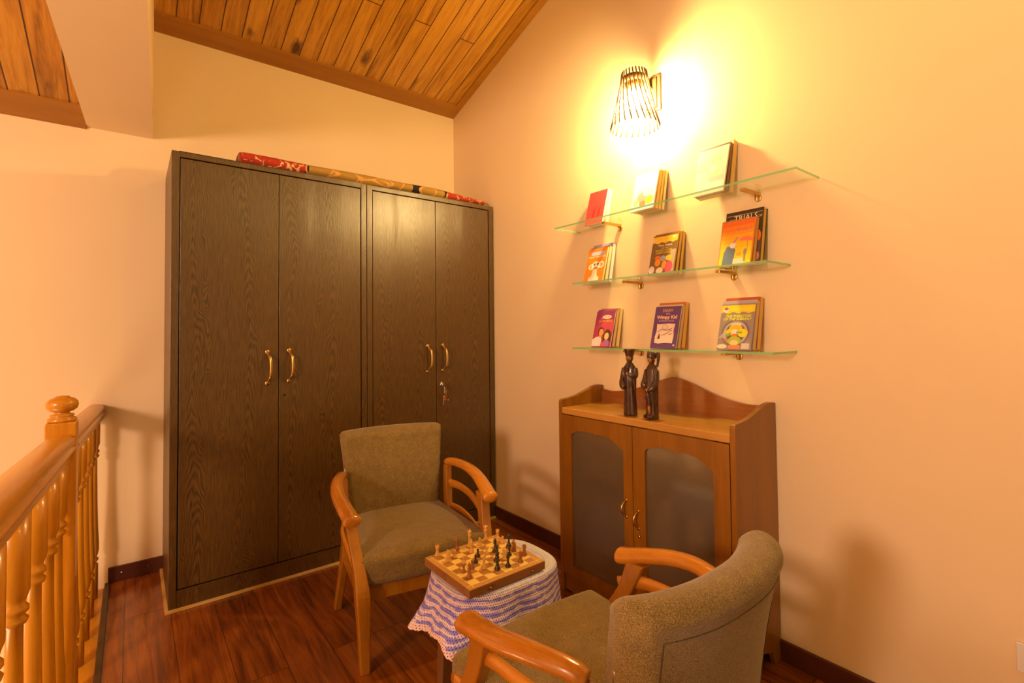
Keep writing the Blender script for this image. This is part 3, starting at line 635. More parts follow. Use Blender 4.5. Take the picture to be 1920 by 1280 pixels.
def art_phantom(o, w, h):
    sh = [(rect(0, 0, w, h*.8), (.34, .27, .26)), banner(w, h, (.95, .70, .01)), (blob(w*.15, h*.875, w*.095, h*.065), (.90, .80, .75)), (blob(w*.15, h*.895, w*.07, h*.035), (.75, .12, .08)), (rect(w*.28, h*.84, w*.92, h*.92), (.90, .78, .05))]
    for i, c in enumerate(((.22, .17, .17), (.50, .42, .42), (.16, .12, .12))): sh.append((blob(w*.50, h*.36, w*(.42-.06*i), h*(.30-.045*i)), c))
    for i in range(5): sh.append(([(w*(.02+.05*i), h*.25), (w*(.05+.05*i), h*.25), (w*(.22+.03*i), h*.42), (w*(.2+.03*i), h*.42)], (.62, .54, .55)))
    sh += [(blob(w*.50, h*.53, w*.16, h*.05), (.60, .68, .62)), (blob(w*.50, h*.46, w*.20, h*.08), (.92, .48, .02)), (blob(w*.34, h*.38, w*.12, h*.07), (.80, .62, .03)), (blob(w*.72, h*.36, w*.15, h*.09), (.92, .65, .02)), (blob(w*.48, h*.38, w*.10, h*.06), (.85, .72, .62)), (blob(w*.48, h*.30, w*.09, h*.045), (.75, .20, .03)),
           (blob(w*.30, h*.32, w*.10, h*.03, rot=.5), (.25, .42, .05)), (blob(w*.62, h*.37, w*.10, h*.025), (.25, .42, .05)), (blob(w*.50, h*.19, w*.19, h*.10), (.45, .52, .05)), (blob(w*.50, h*.15, w*.12, h*.06), (.82, .62, .30)), (rect(w*.34, .004, w*.68, h*.10), (.80, .25, .10)), (blob(w*.15, h*.07, w*.15, h*.05), (.85, .72, .55)), (rect(w*.72, h*.02, w*.95, h*.14), (.66, .55, .50)), (blob(w*.24, h*.22, w*.07, h*.03), (.72, .22, .12))]
    picture(o, sh)
    lettering(o, [(('THE PHANTOM', .0145, w*.52, h*.70, (.80, .82, .05)), dict(italic=.3, bold=.0005)), (('OF THE SUBWAY', .0145, w*.50, h*.635, (.80, .82, .05)), dict(italic=.3, bold=.0005))])
gT, gM, gB = 'books leaning on the top glass shelf', 'books leaning on the middle glass shelf', 'books leaning on the bottom glass shelf'
WP = (.86, .80, .66); YP = (.78, .50, .10); CP = (.80, .66, .34)
def D(w, h, t, cover, label, group, art=None, **k): return dict(w=w, h=h, t=t, cover=cover, label=label, group=group, art=art, **k)
z0, z1_, z2_ = SH[0][2], SH[1][2], SH[2][2]
stack([D(.122, .186, .014, (.72, .06, .06), 'plain red book at the left end of the top shelf', gT, art_red, pages=WP),
       D(.118, .18, .012, (.85, .80, .74), 'white book behind the plain red book on the top shelf', gT, pages=WP)], -1.463, z0)
stack([D(.128, .190, .009, (.55, .66, .85), 'pale blue comic-covered book at the middle of the top shelf', gT, art_comic, pages=YP),
       D(.126, .190, .011, (.70, .42, .08), 'thin yellow-edged book directly behind the pale blue comic on the top shelf', gT, pages=YP, dy=-.006),
       D(.126, .190, .010, (.75, .48, .10), 'yellow-edged book second behind the pale blue comic on the top shelf', gT, pages=YP, dy=-.010),
       D(.126, .192, .012, (.22, .16, .14), 'dark-spined pale book rearmost behind the pale blue comic on the top shelf', gT, pages=CP, dy=-.016)], -1.792, z0)
stack([D(.132, .205, .008, (.80, .62, .55), 'pale pink and grey book at the right of the top shelf', gT, art_pale, pages=CP),
       D(.136, .212, .012, (.08, .04, .02), 'dark-backed book second in the pile at the right of the top shelf', gT, pages=(.25, .12, .05), dy=-.004),
       D(.146, .226, .018, (.55, .44, .32), 'tall yellow-edged book leaning behind the others at the right of the top shelf', gT, pages=YP, dy=-.002)], -2.119, z0)
stack([D(.130, .184, .010, (.90, .26, .02), 'orange book reading MOST WANTED on the middle shelf', gM, art_wanted, pages=WP),
       D(.128, .188, .013, (.30, .18, .06), 'brown-topped book behind the orange MOST WANTED book', gM, pages=(.85, .74, .40), dy=-.012),
       D(.134, .205, .014, (.38, .28, .62), 'purple and white book rearmost behind the orange MOST WANTED book', gM, pages=WP, dy=-.020)], -1.474, z1_)
stack([D(.130, .192, .009, (.30, .17, .06), 'brown book with a yellow banner, middle of the middle shelf', gM, art_thea, pages=YP),
       D(.130, .196, .012, (.34, .14, .04), 'yellow-edged book right behind the brown yellow-bannered book on the middle shelf', gM, pages=YP, dy=-.008),
       D(.130, .196, .013, (.28, .12, .04), 'yellow-edged book rearmost behind the brown yellow-bannered book on the middle shelf', gM, pages=YP, dy=-.012)], -1.875, z1_)
stack([D(.130, .186, .008, (.88, .24, .02), 'orange and yellow book with a red umbrella on its cover', gM, art_rain, pages=YP),
       D(.140, .192, .012, (.62, .20, .05), 'rust-coloured book between the umbrella book and the dark TRIALS book', gM, art_brown, pages=(.72, .42, .10), dy=-.018),
       D(.152, .228, .018, (.055, .030, .014), 'tall dark book reading THE TRIALS OF on the middle shelf', gM, art_trials, pages=YP, dy=-.018, hard=True, dx=-.014)], -2.220, z1_)
stack([D(.122, .186, .008, (.46, .05, .13), 'crimson book with two drawn people on its cover, left on the bottom shelf', gB, art_couple, pages=WP),
       D(.124, .190, .012, (.28, .10, .34), 'purple-topped book behind the crimson couple book on the bottom shelf', gB, pages=(.78, .52, .14), dy=-.008),
       D(.126, .194, .014, (.62, .20, .06), 'orange-topped book rearmost behind the crimson couple book', gB, pages=CP, dy=-.016)], -1.520, z2_)
stack([D(.132, .192, .009, (.15, .06, .22), 'purple book with DIARY on its cover on the bottom shelf', gB, art_diary, pages=CP),
       D(.132, .196, .010, (.62, .50, .34), 'pale speckle-edged book behind the purple DIARY book', gB, pages=(.70, .50, .22), dy=-.008),
       D(.136, .204, .016, (.62, .16, .04), 'red-topped thick book rearmost behind the purple DIARY book', gB, pages=YP, dy=-.010)], -1.882, z2_)
stack([D(.136, .188, .007, (.36, .28, .26), 'grey book with yellow banner reading THE PHANTOM OF THE SUBWAY', gB, art_phantom, pages=(.55, .30, .2)),
       D(.138, .196, .013, (.48, .42, .50), 'grey-lilac book behind THE PHANTOM OF THE SUBWAY', gB, pages=YP, dy=-.008),
       D(.140, .206, .018, (.50, .10, .05), 'red-edged thick book rearmost behind THE PHANTOM OF THE SUBWAY', gB, pages=YP, dy=-.012)], -2.206, z2_)

# ------------------------------------------------------------------ wall lamp
sc = empty('wall_lamp', (0, -1.845, 2.37), 'lit wall lamp with a flared shade of thin dark slats above the shelves', 'lamp')
b = MB(); b.box((-.012, -.045, -.085), (0, .045, .085)); b.box((-.02, -.03, -.07), (-.011, .03, .07)); b.build('wall_plate', MAT['plate'], sc, bevel=.003)
b = MB(); b.tube(curve([(-.015, 0, .02), (-.05, 0, .03), (-.09, 0, .045), (-.13, 0, .035)], 5), .011, 10); b.build('arm', MAT['plate'], sc)
SX, SZT, SZB, RT, RB = -.142, .065, -.195, .056, .112
b = MB(); b.lathe([(.0, SZT-.035), (.028, SZT-.035), (.03, SZT-.06), (.02, SZT-.085), (0, SZT-.085)], 18, (SX, 0, 0)); b.build('bulb_holder', MAT['plate'], sc)
b = MB(); b.lathe([(.0, -.105), (.020, -.100), (.030, -.075), (.031, -.06), (.022, -.035), (.014, -.021), (.0, -.02)], 14, (SX, 0, 0)); b.build('bulb', MAT['bulb'], sc)
sh = empty('shade', (SX, 0, 0), None, None); sh.parent = sc
for k in range(24):
    pts = []; 
    for i in range(9):
        t = i/8; a = 2*PI*k/24 + .55*t; r = lerp(RT, RB, t**1.25); pts.append((r*math.cos(a), r*math.sin(a), lerp(SZT, SZB, t)))
    MB().tube(pts, .0024, 6, sy=.0034).build('slat', MAT['slat'], sh)
b = MB()
z, r = SZT-.036, .0535; b.lathe([(r-.004, z-.016), (r-.001, z-.016), (r-.001, z+.014), (r-.004, z+.014), (r-.004, z-.016)], 28); b.build('hoop', MAT['slat'], sh); b = MB()
for z, r in ((-.15, .097),):
    b.tube([(r*math.cos(a*PI/14), r*math.sin(a*PI/14), z) for a in range(29)], .0015, 5)
b.build('hoop', MAT['slat'], sh)

# ------------------------------------------------------------------ cabinet
cb = empty('cabinet', (0, 0, 0), 'low wooden cabinet with two frosted glass doors and a scalloped gallery top', 'cabinet')
YL, YR, XF, ZT = -1.484, -2.376, -.307, .881
def side_poly():
    top = curve([(-.307, .905, 0), (-.300, .918, 0), (-.27, .922, 0), (-.20, .931, 0), (-.13, .952, 0), (-.08, .967, 0), (-.04, .971, 0), (-.008, .968, 0)], 4)
    p = [(v.x, v.y) for v in top]
    return p + [(-.008, 0), (-.05, 0), (-.07, .05), (-.15, .075), (-.24, .05), (-.26, 0), (-.307, 0)]
sp = side_poly()
for y0, y1 in ((YL-.021, YL), (YR, YR+.021)):
    MB().prism([(z, x) for x, z in sp], 1, y0, y1).build('side_panel', MAT['cab'], cb, bevel=.003, seg=3)
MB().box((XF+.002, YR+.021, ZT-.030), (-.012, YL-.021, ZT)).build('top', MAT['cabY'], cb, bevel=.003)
crest = curve([(YL-.021, .950, 0), (-1.576, .943, 0), (-1.679, .958, 0), (-1.775, .985, 0), (-1.866, 1.018, 0), (-1.935, 1.036, 0), (-2.0, 1.026, 0), (-2.057, 1.006, 0), (-2.154, .972, 0), (-2.267, .952, 0), (YR+.021, .955, 0)], 6)
MB().prism([(v.x, v.y) for v in crest]+[(YR+.021, ZT-.05), (YL-.021, ZT-.05)], 0, -.020, -.006).build('back_gallery', MAT['back'], cb, bevel=.002)
MB().box((-.018, YR+.021, .05), (-.008, YL-.021, ZT-.03)).build('back_panel', MAT['cabdark'], cb)
MB().box((XF+.02, YR+.021, .085), (-.02, YL-.021, .10)).build('bottom', MAT['cab'], cb)
MB().box((XF+.03, YR+.022, .48), (-.02, YL-.022, .495)).build('inner_shelf', MAT['cab'], cb)
ap = [(YR+.022, .088), (YR+.022, .012), (YR+.10, .012), (YR+.14, .045), (-2.06, .055), (-1.93, .04), (-1.80, .055), (YL-.14, .045), (YL-.10, .012), (YL-.022, .012), (YL-.022, .088)]
MB().prism(ap, 0, XF+.012, XF+.028).build('apron', MAT['cab'], cb, bevel=.002)
def cdoor(yl, yr, hy, hz, knob):
    """door between yl (left) and yr (right), front at XF"""
    z0_, z1_ = .092, ZT-.033; st = .062; gl, gr = yl-st, yr+st
    if knob < 0: gr = yr+.047
    else: gl = yl-.060
    gz0 = .142; d = empty('door', (0, 0, 0), None, None); d.parent = cb
    b = MB(); b.box((XF, yl-(yl-gl), z0_), (XF+.020, yl, z1_)); b.box((XF, yr, z0_), (XF+.020, gr, z1_)); b.box((XF, gr, z0_), (XF+.020, gl, gz0))
    w = gl-gr; zt = .766
    arch = [(gl, zt-.012), (gl-.02*w, zt), (gl-.12*w, zt+.013), (gl-.25*w, zt+.020), (gl-.38*w, zt+.021), (gl-.46*w, zt+.018), (gl-.5*w, zt+.012), (gl-.54*w, zt+.017), (gl-.66*w, zt+.018), (gl-.8*w, zt+.008), (gl-.92*w, zt-.012), (gr, zt-.026)]
    n = len(arch); vs = []
    for x in (XF, XF+.020):
        for y, z in arch: vs.append((x, y, z))
        for y, z in arch: vs.append((x, y, z1_))
    fs = []
    for i in range(n-1):
        fs.append((i, i+1, n+i+1, n+i)); fs.append((2*n+i, 3*n+i, 3*n+i+1, 2*n+i+1)); fs.append((i, 2*n+i, 2*n+i+1, i+1))
    b.add(vs, fs)
    f = b.build('frame', MAT['cab'], d)
    MB().box((XF+.009, gr-.004, gz0-.004), (XF+.013, gl+.004, zt+.03)).build('glass', MAT['frost'], d)
    b = MB(); pts = curve([(XF-.002, hy-.002, hz+.036), (XF-.018, hy, hz+.028), (XF-.028, hy+.002, hz+.006), (XF-.024, hy, hz-.012), (XF-.010, hy, hz-.024), (XF-.002, hy-.001, hz-.034)], 5)
    b.tube(pts, [.0032+.0016*math.sin(PI*i/(len(pts)-1)) for i in range(len(pts))], 8)
    for zz in (hz+.036, hz-.034): b.lathe([(0, .003), (.006, .002), (.007, 0)], 12, M=Matrix.Translation((XF, hy, zz)) @ Matrix.Rotation(-PI/2, 4, 'Y'))
    b.build('handle', MAT['brass'], d)
    if knob > 0: MB().lathe([(0, .004), (.005, .003), (.007, 0)], 12, M=Matrix.Translation((XF, hy-.004, hz-.065)) @ Matrix.Rotation(-PI/2, 4, 'Y')).build('keyhole', MAT['brass'], d)
cdoor(YL-.023, -1.9285, -1.893, .50, -1)
cdoor(-1.9315, YR+.023, -1.955, .47, 1)

# ------------------------------------------------------------------ carved figures
def figure(x, y, rz, label, kind):
    root = empty('carved_figure', (x, y, ZT+.001), label, 'figurine', 'dark carved wooden figures on the cabinet', rz=rz); root.scale = (.84, .95, 1)
    b = MB()
    def ring(cx, cy, z, rx, ry, n=28, fold=0, ph=0):
        return [(cx+(rx+fold*math.sin(7*a+ph))*math.cos(a), cy+(ry+fold*math.sin(7*a+ph))*math.sin(a), z) for a in [2*PI*k/n for k in range(n)]]
    # robe: front is -Y
    if kind == 0:
        prof = [(0, .000, .034, .027, .002), (0, .006, .035, .028, .002), (0, .06, .031, .026, .002), (0, .12, .028, .024, .0015), (.001, .15, .031, .026, .001), (.0, .185, .034, .024, .001), (0, .208, .031, .021, .0005), (0, .222, .020, .016, 0), (0, .231, .011, .011, 0)]
    else:
        prof = [(0, .000, .032, .028, .001), (0, .012, .030, .026, .002), (0, .06, .028, .025, .0025), (0, .11, .029, .026, .002), (0, .15, .033, .026, .001), (0, .185, .034, .024, .001), (0, .206, .031, .021, .0005), (0, .220, .020, .016, 0), (0, .229, .011, .011, 0)]
    b.loft([ring(c, 0, z, rx, ry, fold=f, ph=z*9) for c, z, rx, ry, f in prof])
    def ell(c, r, M=None):
        rings = []
        for i in range(9):
            t = -PI/2+PI*i/8; rings.append([(c[0]+r[0]*max(math.cos(t), .02)*math.cos(2*PI*k/14), c[1]+r[1]*max(math.cos(t), .02)*math.sin(2*PI*k/14), c[2]+r[2]*math.sin(t)) for k in range(14)])
        b.loft(rings)
    ell((0, -.001, .247), (.0185, .0180, .021))                     # head
    if kind == 0:
        b.loft([ring(0, .002, z, r, r) for z, r in ((.253, .019), (.262, .022), (.285, .029), (.288, .027), (.286, .010))])      # flared cap
        b.tube(curve([(-.030, 0, .205), (-.033, -.006, .165), (-.030, -.026, .135), (-.014, -.034, .120)], 4), [.011, .013, .014, .015, .016, .016, .017, .017, .017, .017, .016, .014, .012], 10)
        b.tube(curve([(.030, 0, .205), (.033, -.006, .175), (.026, -.030, .172), (.006, -.036, .182)], 4), [.011, .012, .013, .014, .014, .014, .013, .013, .012, .011, .010, .009, .008], 10)
        b.tube([(.030, -.018, .165), (.034, -.018, .11)], [.012, .006], 8)
        b.tube([(0, -.016, .24), (-.001, -.026, .205), (0, -.026, .19)], [.009, .007, .003], 8)
    else:
        b.loft([ring(0, .002, z, r, r) for z, r in ((.250, .021), (.258, .023), (.270, .021), (.276, .014), (.277, .004))])
        for k in range(5):
            a = -PI/2+(k-2)*.6; b.tube([(.017*math.cos(a), .002+.017*math.sin(a), .26), (.019*math.cos(a), .002+.019*math.sin(a), .284-.003*abs(k-2))], [.006, .002], 6)
        b.tube(curve([(.012, .012, .262), (.030, .014, .272), (.030, .012, .245), (.022, .012, .215)], 4), [.007]*5+[.008]*4+[.006]*4, 8)
        b.tube(curve([(-.030, 0, .202), (-.032, -.010, .165), (-.028, -.030, .140), (-.006, -.036, .130)], 4), [.011, .012, .012, .013, .013, .013, .012, .012, .012, .011, .011, .010, .009], 10)
        b.tube(curve([(.030, 0, .202), (.032, -.008, .16), (.030, -.028, .130), (.010, -.036, .122)], 4), [.011, .012, .013, .014, .014, .014, .014, .013, .012, .011, .011, .010, .009], 10)
        b.tube([(-.010, -.030, .128), (.006, -.032, .10), (.012, -.030, .055)], [.008, .010, .005], 8)
        b.tube([(-.022, -.026, .085), (.016, -.032, .080)], .005, 8)
        b.tube([(.012, -.022, .0125), (.014, -.046, .0100)], [.011, .008], 8)
        b.tube([(-.016, -.022, .0125), (-.018, -.038, .009)], [.011, .007], 8)
        b.tube([(.022, -.036, .02), (.034, -.044, .007)], [.006, .004], 8)
    body = b.build('body', MAT['carve'], root)
    r = body.modifiers.new('remesh', 'REMESH'); r.mode = 'VOXEL'; r.voxel_size = .0017; r.use_smooth_shade = True
    s = body.modifiers.new('smooth', 'SMOOTH'); s.factor = .5; s.iterations = 2
    f = MB()
    rings = []
    for i in range(7):
        t = -PI/2+PI*i/6; rings.append([(.0145*max(math.cos(t), .03)*math.cos(2*PI*k/14), -.0088+.0118*max(math.cos(t), .03)*math.sin(2*PI*k/14), .247+.0165*math.sin(t)) for k in range(14)])
    f.loft(rings); f.tube([(0, -.018, .252), (0, -.0235, .244)], [.002, .0036], 8)
    for sx in (-.005, .005): f.tube([(sx-.002, -.0198, .2505), (sx+.002, -.0198, .2505)], .0013, 6)
    f.tube([(-.0035, -.0192, .2385), (.0035, -.0192, .2385)], .0012, 6)
    for sx in (-.0188, .0188): f.tube([(sx, -.001, .251), (sx, -.001, .243)], .0026, 6)
    f.build('face', MAT['carveskin'], root)
    def hand(px, py, pz, sgn):
        h = MB(); h.tube([(px, py+.006, pz), (px, py, pz)], [.004, .005], 8)
        for k, ln_ in enumerate((.0075, .009, .0085, .007)):
            h.tube([(px+(k-1.5)*.0024, py, pz+.001), (px+(k-1.5)*.0024, py-ln_*.6, pz-.002), (px+(k-1.5)*.0022, py-ln_*.7, pz-.002-ln_*.5)], .0013, 5)
        h.tube([(px+sgn*.004, py+.002, pz+.002), (px+sgn*.0065, py-.004, pz+.004)], .0014, 5)
        h.build('hand', MAT['carveskin'], root)
    if kind == 0: hand(.002, -.041, .184, 1)
    else:
        hand(.008, -.040, .124, 1)
        MB().tube([(.006, -.026, .060), (.008, -.031, .045), (.011, -.030, .022)], [.008, .0075, .006], 12).build('bare_leg', MAT['carveskin'], root)
    return root
figure(-.238, -1.868, -PI/2+.35, 'dark carved figure in a flared cap and long robe, left one of the pair', 0)
figure(-.240, -1.985, -PI/2-.05, 'dark carved figure with topknot headdress and one bare shin, right one of the pair', 1)

# ------------------------------------------------------------------ armchairs
def make_chair(loc, rz, label, reach=1.0):
    c = empty('armchair', loc, label, 'chair', 'tweed armchairs with varnished wooden arms', rz=rz)
    # --- seat cushion (front is -Y)
    def sf(v):
        t = (v.y+.31)/.56; w = lerp(1.0, .84, max(0, min(1, t)))
        x = v.x*w; up_ = .016*max(0, 1-(v.x/.26)**2)*max(0, 1-((v.y+.03)/.29)**2) if v.z > .40 else 0
        yy = v.y - (.018*(1-(v.x/.26)**2) if v.y < -.2 else 0)
        return Vector((x, yy, v.z+up_-.012*t))
    MB().rbox((-.262, -.305, .335), (.262, .235, .445), .028, 4, fn=sf, cuts=10).build('seat', MAT['fabric'], c)
    # piping round the front of the cushion
    b = MB()
    # --- backrest: section swept across the width, concave towards the sitter
    sec = []   # (y, z) closed loop, y=0 is the front face
    zb, zt, th = .37, .797, .084
    for i in range(9): sec.append((0.0, lerp(zb, zt-.045, i/8), 0))
    for i in range(1, 12):
        a = PI*i/12; sec.append((th*.56-(th*.56+.004)*math.cos(a), zt-.045+.045*math.sin(a), 0))
    for i in range(9): sec.append((th*1.10, lerp(zt-.045, zb, i/8), 0))
    rings = []; nu = 40
    for iu in range(nu+1):
        u = -1+2*iu/nu; ring = []
        e = abs(u); endf = math.sqrt(max(0, 1-((e-.90)/.10)**2)) if e > .90 else 1
        endf = max(endf, .06)
        for y, z, _ in sec:
            f = (z-zb)/(zt-zb); half = lerp(.198, .243, f**.8)
            yc = th*.55; yy = yc+(y-yc)*endf
            zz = z if f < .85 else zb+(z-zb)*(1-.03*(1-endf))
            curv = .062*(abs(u)**2.5)*(.25+.75*f)
            lean = .178+.085*f-.012*math.sin(PI*f)
            dent = 0
            if y < .01:
                for bx in (-.065, .065):
                    dd = (u*half-bx)**2+(z-.635)**2; dent += .013*math.exp(-dd/.0009)
                dent -= .012*math.sin(PI*min(1, f*1.05))*(1-u*u)
            ring.append((u*half, lean+yy-curv+dent, zz))
        rings.append(ring)
    MB().loft(rings).build('backrest', MAT['fabric'], c)
    for bx in (-.065, .065):
        MB().lathe([(.0, .006), (.005, .0055), (.0085, .003), (.009, 0)], 16, M=Matrix.Translation((bx, .178+.053+.006-.011+.012-.002, .635)) @ Matrix.Rotation(PI/2, 4, 'X')).build('button', MAT['crystal'], c)
    b = MB(); pts = []
    for iu in range(3, nu-2):
        u = -1+2*iu/nu; f = (.735-zb)/(zt-zb); half = lerp(.198, .243, f**.8)
        pts.append((u*half, .178+.085*f+th*1.10-.062*(abs(u)**2.5)*(.25+.75*f)-.0050, .735))
    b.tube(pts, .0010, 6)
    for sx in (-1, 1):
        ps = []
        for k in range(12):
            z = lerp(.735, .38, k/11); f = (z-zb)/(zt-zb); half = lerp(.198, .243, f**.8); u = .86
            ps.append((sx*u*half, .178+.085*f-.012*math.sin(PI*f)+th*1.10-.062*(u**2.5)*(.25+.75*f)+.0006, z))
        b.tube(ps, .0009, 6)
    b.build('seam', MAT['seam'], c)
    kk0 = lambda y: .165+(y-.165)*lerp(1, reach, .6)
    # --- wooden parts
    MB().box((-.225, kk0(-.285), .275), (.225, kk0(-.262), .333)).build('seat_rail', MAT['teak'], c, bevel=.003)
    MB().box((-.185, .17, .275), (.185, .193, .333)).build('seat_rail', MAT['teak'], c, bevel=.003)
    for s in (-1, 1):
        arm = curve([(s*.243, .165, .622), (s*.262, .105, .630), (s*.285, .01, .628), (s*.294, -.09, .614), (s*.286, -.19, .594), (s*.276, -.26, .578), (s*.272, -.298, .573)], 6)
        for v in arm: v.y = .165+(v.y-.165)*reach
        n = len(arm); rz_ = []; rx_ = []
        for i in range(n):
            t = i/(n-1); w = lerp(.021, .034, t) ; h_ = lerp(.018, .024, t)
            if t > .93: k = math.sqrt(max(.02, 1-((t-.93)/.075)**2)); w *= k; h_ *= k
            if t < .03: w *= .8; h_ *= .8
            rx_.append(w); rz_.append(h_)
        MB().tube(arm, rz_, 16, sy=rx_, up=(0, 0, 1)).build('armrest', MAT['teakY'], c)
        # front leg: leans forward below the arm, then runs back to the foot
        kk = lambda y, z: .165+(y-.165)*lerp(1, reach, min(1, z/.5))
        path = [(s*.272, kk(-.205, .575), .575), (s*.262, kk(-.245, .49), .49), (s*.250, kk(-.290, .40), .40), (s*.243, kk(-.305, .32), .32), (s*.236, kk(-.290, .22), .22), (s*.228, -.262, .10), (s*.222, -.240, .0)]
        hw = [.020, .019, .020, .024, .022, .019, .017]; hd = [.030, .025, .027, .034, .030, .024, .020]
        pp = curve(path, 4); qq = curve([(a, b_, 0) for a, b_ in zip(hw, hd)], 4); rings = []
        for p, q in zip(pp, qq):
            rings.append([(p.x-q.x, p.y-q.y, p.z), (p.x+q.x, p.y-q.y, p.z), (p.x+q.x, p.y+q.y, p.z), (p.x-q.x, p.y+q.y, p.z)])
        MB().loft(rings, smooth=False).build('front_leg', MAT['teak'], c, bevel=.005, seg=3)
        # rear leg: from the back post down and backwards
        path = [(s*.243, .150, .612), (s*.238, .135, .52), (s*.236, .120, .40), (s*.238, .115, .32), (s*.243, .155, .20), (s*.248, .205, .10), (s*.252, .255, .0)]
        hd = [.020, .022, .026, .034, .028, .024, .020]
        pp = curve(path, 4); qq = curve([(h_, 0, 0) for h_ in hd], 4); rings = []
        for p, q in zip(pp, qq):
            rings.append([(p.x-.015, p.y-q.x, p.z), (p.x+.015, p.y-q.x, p.z), (p.x+.015, p.y+q.x, p.z), (p.x-.015, p.y+q.x, p.z)])
        MB().loft(rings, smooth=False).build('rear_leg', MAT['teak'], c, bevel=.005, seg=3)
        for zf, zr in ((.500, .530), (.385, .420)):
            sp_ = curve([(s*.240, .135, zr), (s*.262, .03, zr+.004), (s*.266, -.10, (zf+zr)/2+.012), (s*.256, (-.235 if zf > .45 else -.285)*(reach if zf > .45 else 1), zf)], 6)
            MB().tube(sp_, .019, 12, sy=.0085, up=(0, 0, 1)).build('side_slat', MAT['teakY'], c)
        MB().box((s*.236-.013, -.29, .272), (s*.236+.013, .13, .318)).build('side_rail', MAT['teak'], c, bevel=.004)
        # twisted cord where the back meets the arm
        for k, mt in ((0, 'rope'), (1, 'rope2')):
            ps = []
            for i in range(70):
                t = i/69; z = lerp(.655, .45, t); f = (z-zb)/(zt-zb); half = lerp(.198, .243, f**.8)*.985
                yb_ = .178+.085*f-.062*(.25+.75*f)+.036; a = t*26+k*PI
                ps.append((s*(half-.004)+.0036*math.cos(a), yb_-.010+.0036*math.sin(a), z))
            if k == 0: co = MB().tube(ps, .0032, 6).build('cord', MAT[mt], c)
            else: MB().tube(ps, .0030, 6).build('cord_strand', MAT[mt], co)
    return c
make_chair((-1.010, -1.262, 0), math.radians(-10.5), 'tweed armchair in front of the wardrobes, two crystal buttons on its back')
make_chair((-1.062, -2.462, 0), PI, 'nearer tweed armchair beside the cabinet, seen from behind its curved back', .79)

# ------------------------------------------------------------------ small table, crochet cloth
TC = (-.980, -1.884); TZ = .466
tb = empty('side_table', (TC[0], TC[1], 0), 'small dark wooden side table under the crocheted cloth', 'table')
def sup(a, r, n=3.2): c_, s_ = abs(math.cos(a)), abs(math.sin(a)); return r/((c_**n+s_**n)**(1/n))
b = MB(); rings = []
for z, k in ((.436, .97), (.440, 1), (.460, 1), (.463, .985)): rings.append([(  .178*k*sup(2*PI*i/48, 1)*math.cos(2*PI*i/48), .139*k*sup(2*PI*i/48, 1)*math.sin(2*PI*i/48), z) for i in range(48)])
b.loft(rings, smooth=False); b.build('table_top', MAT['table'], tb)
for sx, sy in ((-1, -1), (1, -1), (1, 1), (-1, 1)):
    x, y = sx*.13, sy*.098
    MB().loft([[(x-w+sx*o, y-w+sy*o, z), (x+w+sx*o, y-w+sy*o, z), (x+w+sx*o, y+w+sy*o, z), (x-w+sx*o, y+w+sy*o, z)] for z, w, o in ((0, .018, .012), (.2, .021, .004), (.436, .024, 0))], smooth=False).build('leg', MAT['table'], tb, bevel=.003)
b = MB(); b.box((-.15, -.112, .385), (.15, -.096, .436)); b.box((-.15, .096, .385), (.15, .112, .436)); b.box((-.15, -.097, .385), (-.134, .097, .436)); b.box((.134, -.097, .385), (.15, .097, .436)); b.build('table_apron', MAT['table'], tb)
# cloth
me_v, me_f, uvs, hem = [], [], [], []
NT, NTOP, ND = 220, 10, 44
def gauss(a, c_, w):
    d = (a-math.radians(c_)+PI) % (2*PI)-PI; return math.exp(-(d/math.radians(w))**2)
for j in range(NTOP+ND+1):
    for i in range(NT):
        a = 2*PI*i/NT; rim = sup(a, 1); rx, ry = .190*rim*math.cos(a), .150*rim*math.sin(a)
        if j <= NTOP:
            t = j/NTOP; x, y, z = rx*t, ry*t, TZ+.0006; v = t*.19
        else:
            t = (j-NTOP)/ND
            Lh = .108+.066*gauss(a, 224, 18)+.030*gauss(a, 178, 20)+.028*gauss(a, 318, 24)+.02*gauss(a, 262, 16)+.06*gauss(a, 45, 25)+.06*gauss(a, 135, 22)
            Lh += .0055*abs(math.sin(a*38))
            fl_ = .012+.066*gauss(a, 222, 24)+.075*gauss(a, 178, 22)+.026*gauss(a, 280, 26)-.006*gauss(a, 340, 40)+.03*gauss(a, 135, 25)
            s_ = t*Lh; r0 = .012
            if s_ < r0*PI/2: q = s_/r0; dr = r0*math.sin(q); dz = r0*(1-math.cos(q))
            else: dr = r0; dz = r0+(s_-r0*PI/2)
            fold = t**1.3*(.013*math.sin(a*9+.6)+.006*math.sin(a*17+1.2))*(.35+1.2*gauss(a, 205, 45)+.5*gauss(a, 90, 60))
            dr += fl_*t**1.15+fold
            n_ = Vector((math.cos(a), math.sin(a), 0)); x, y, z = rx+n_.x*dr, ry+n_.y*dr, TZ-dz*(1-.10*fl_/.1); v = .19+s_
        me_v.append((x, y, z)); uvs.append((a*.21, v)); hem.append(1.0 if j > NTOP+ND-4 else 0.0)
for j in range(NTOP+ND):
    for i in range(NT):
        k = (i+1) % NT; me_f.append((j*NT+i, j*NT+k, (j+1)*NT+k, (j+1)*NT+i))
me = bpy.data.meshes.new('crochet_tablecloth'); me.from_pydata(me_v, [], me_f)
uvl = me.uv_layers.new(name='UVMap')
for p in me.polygons:
    p.use_smooth = True
    for li in p.loop_indices:
        vi = me.loops[li].vertex_index; u, v = uvs[vi]
        if p.index % NT == NT-1 and vi % NT == 0: u = 2*PI*.21
        uvl.data[li].uv = (u, v)
at = me.attributes.new('hem', 'FLOAT', 'POINT')
for i, h_ in enumerate(hem): at.data[i].value = h_
me.materials.append(MAT['crochet'])
cl = bpy.data.objects.new('crochet_tablecloth', me); col.objects.link(cl); cl.location = (TC[0], TC[1], 0)
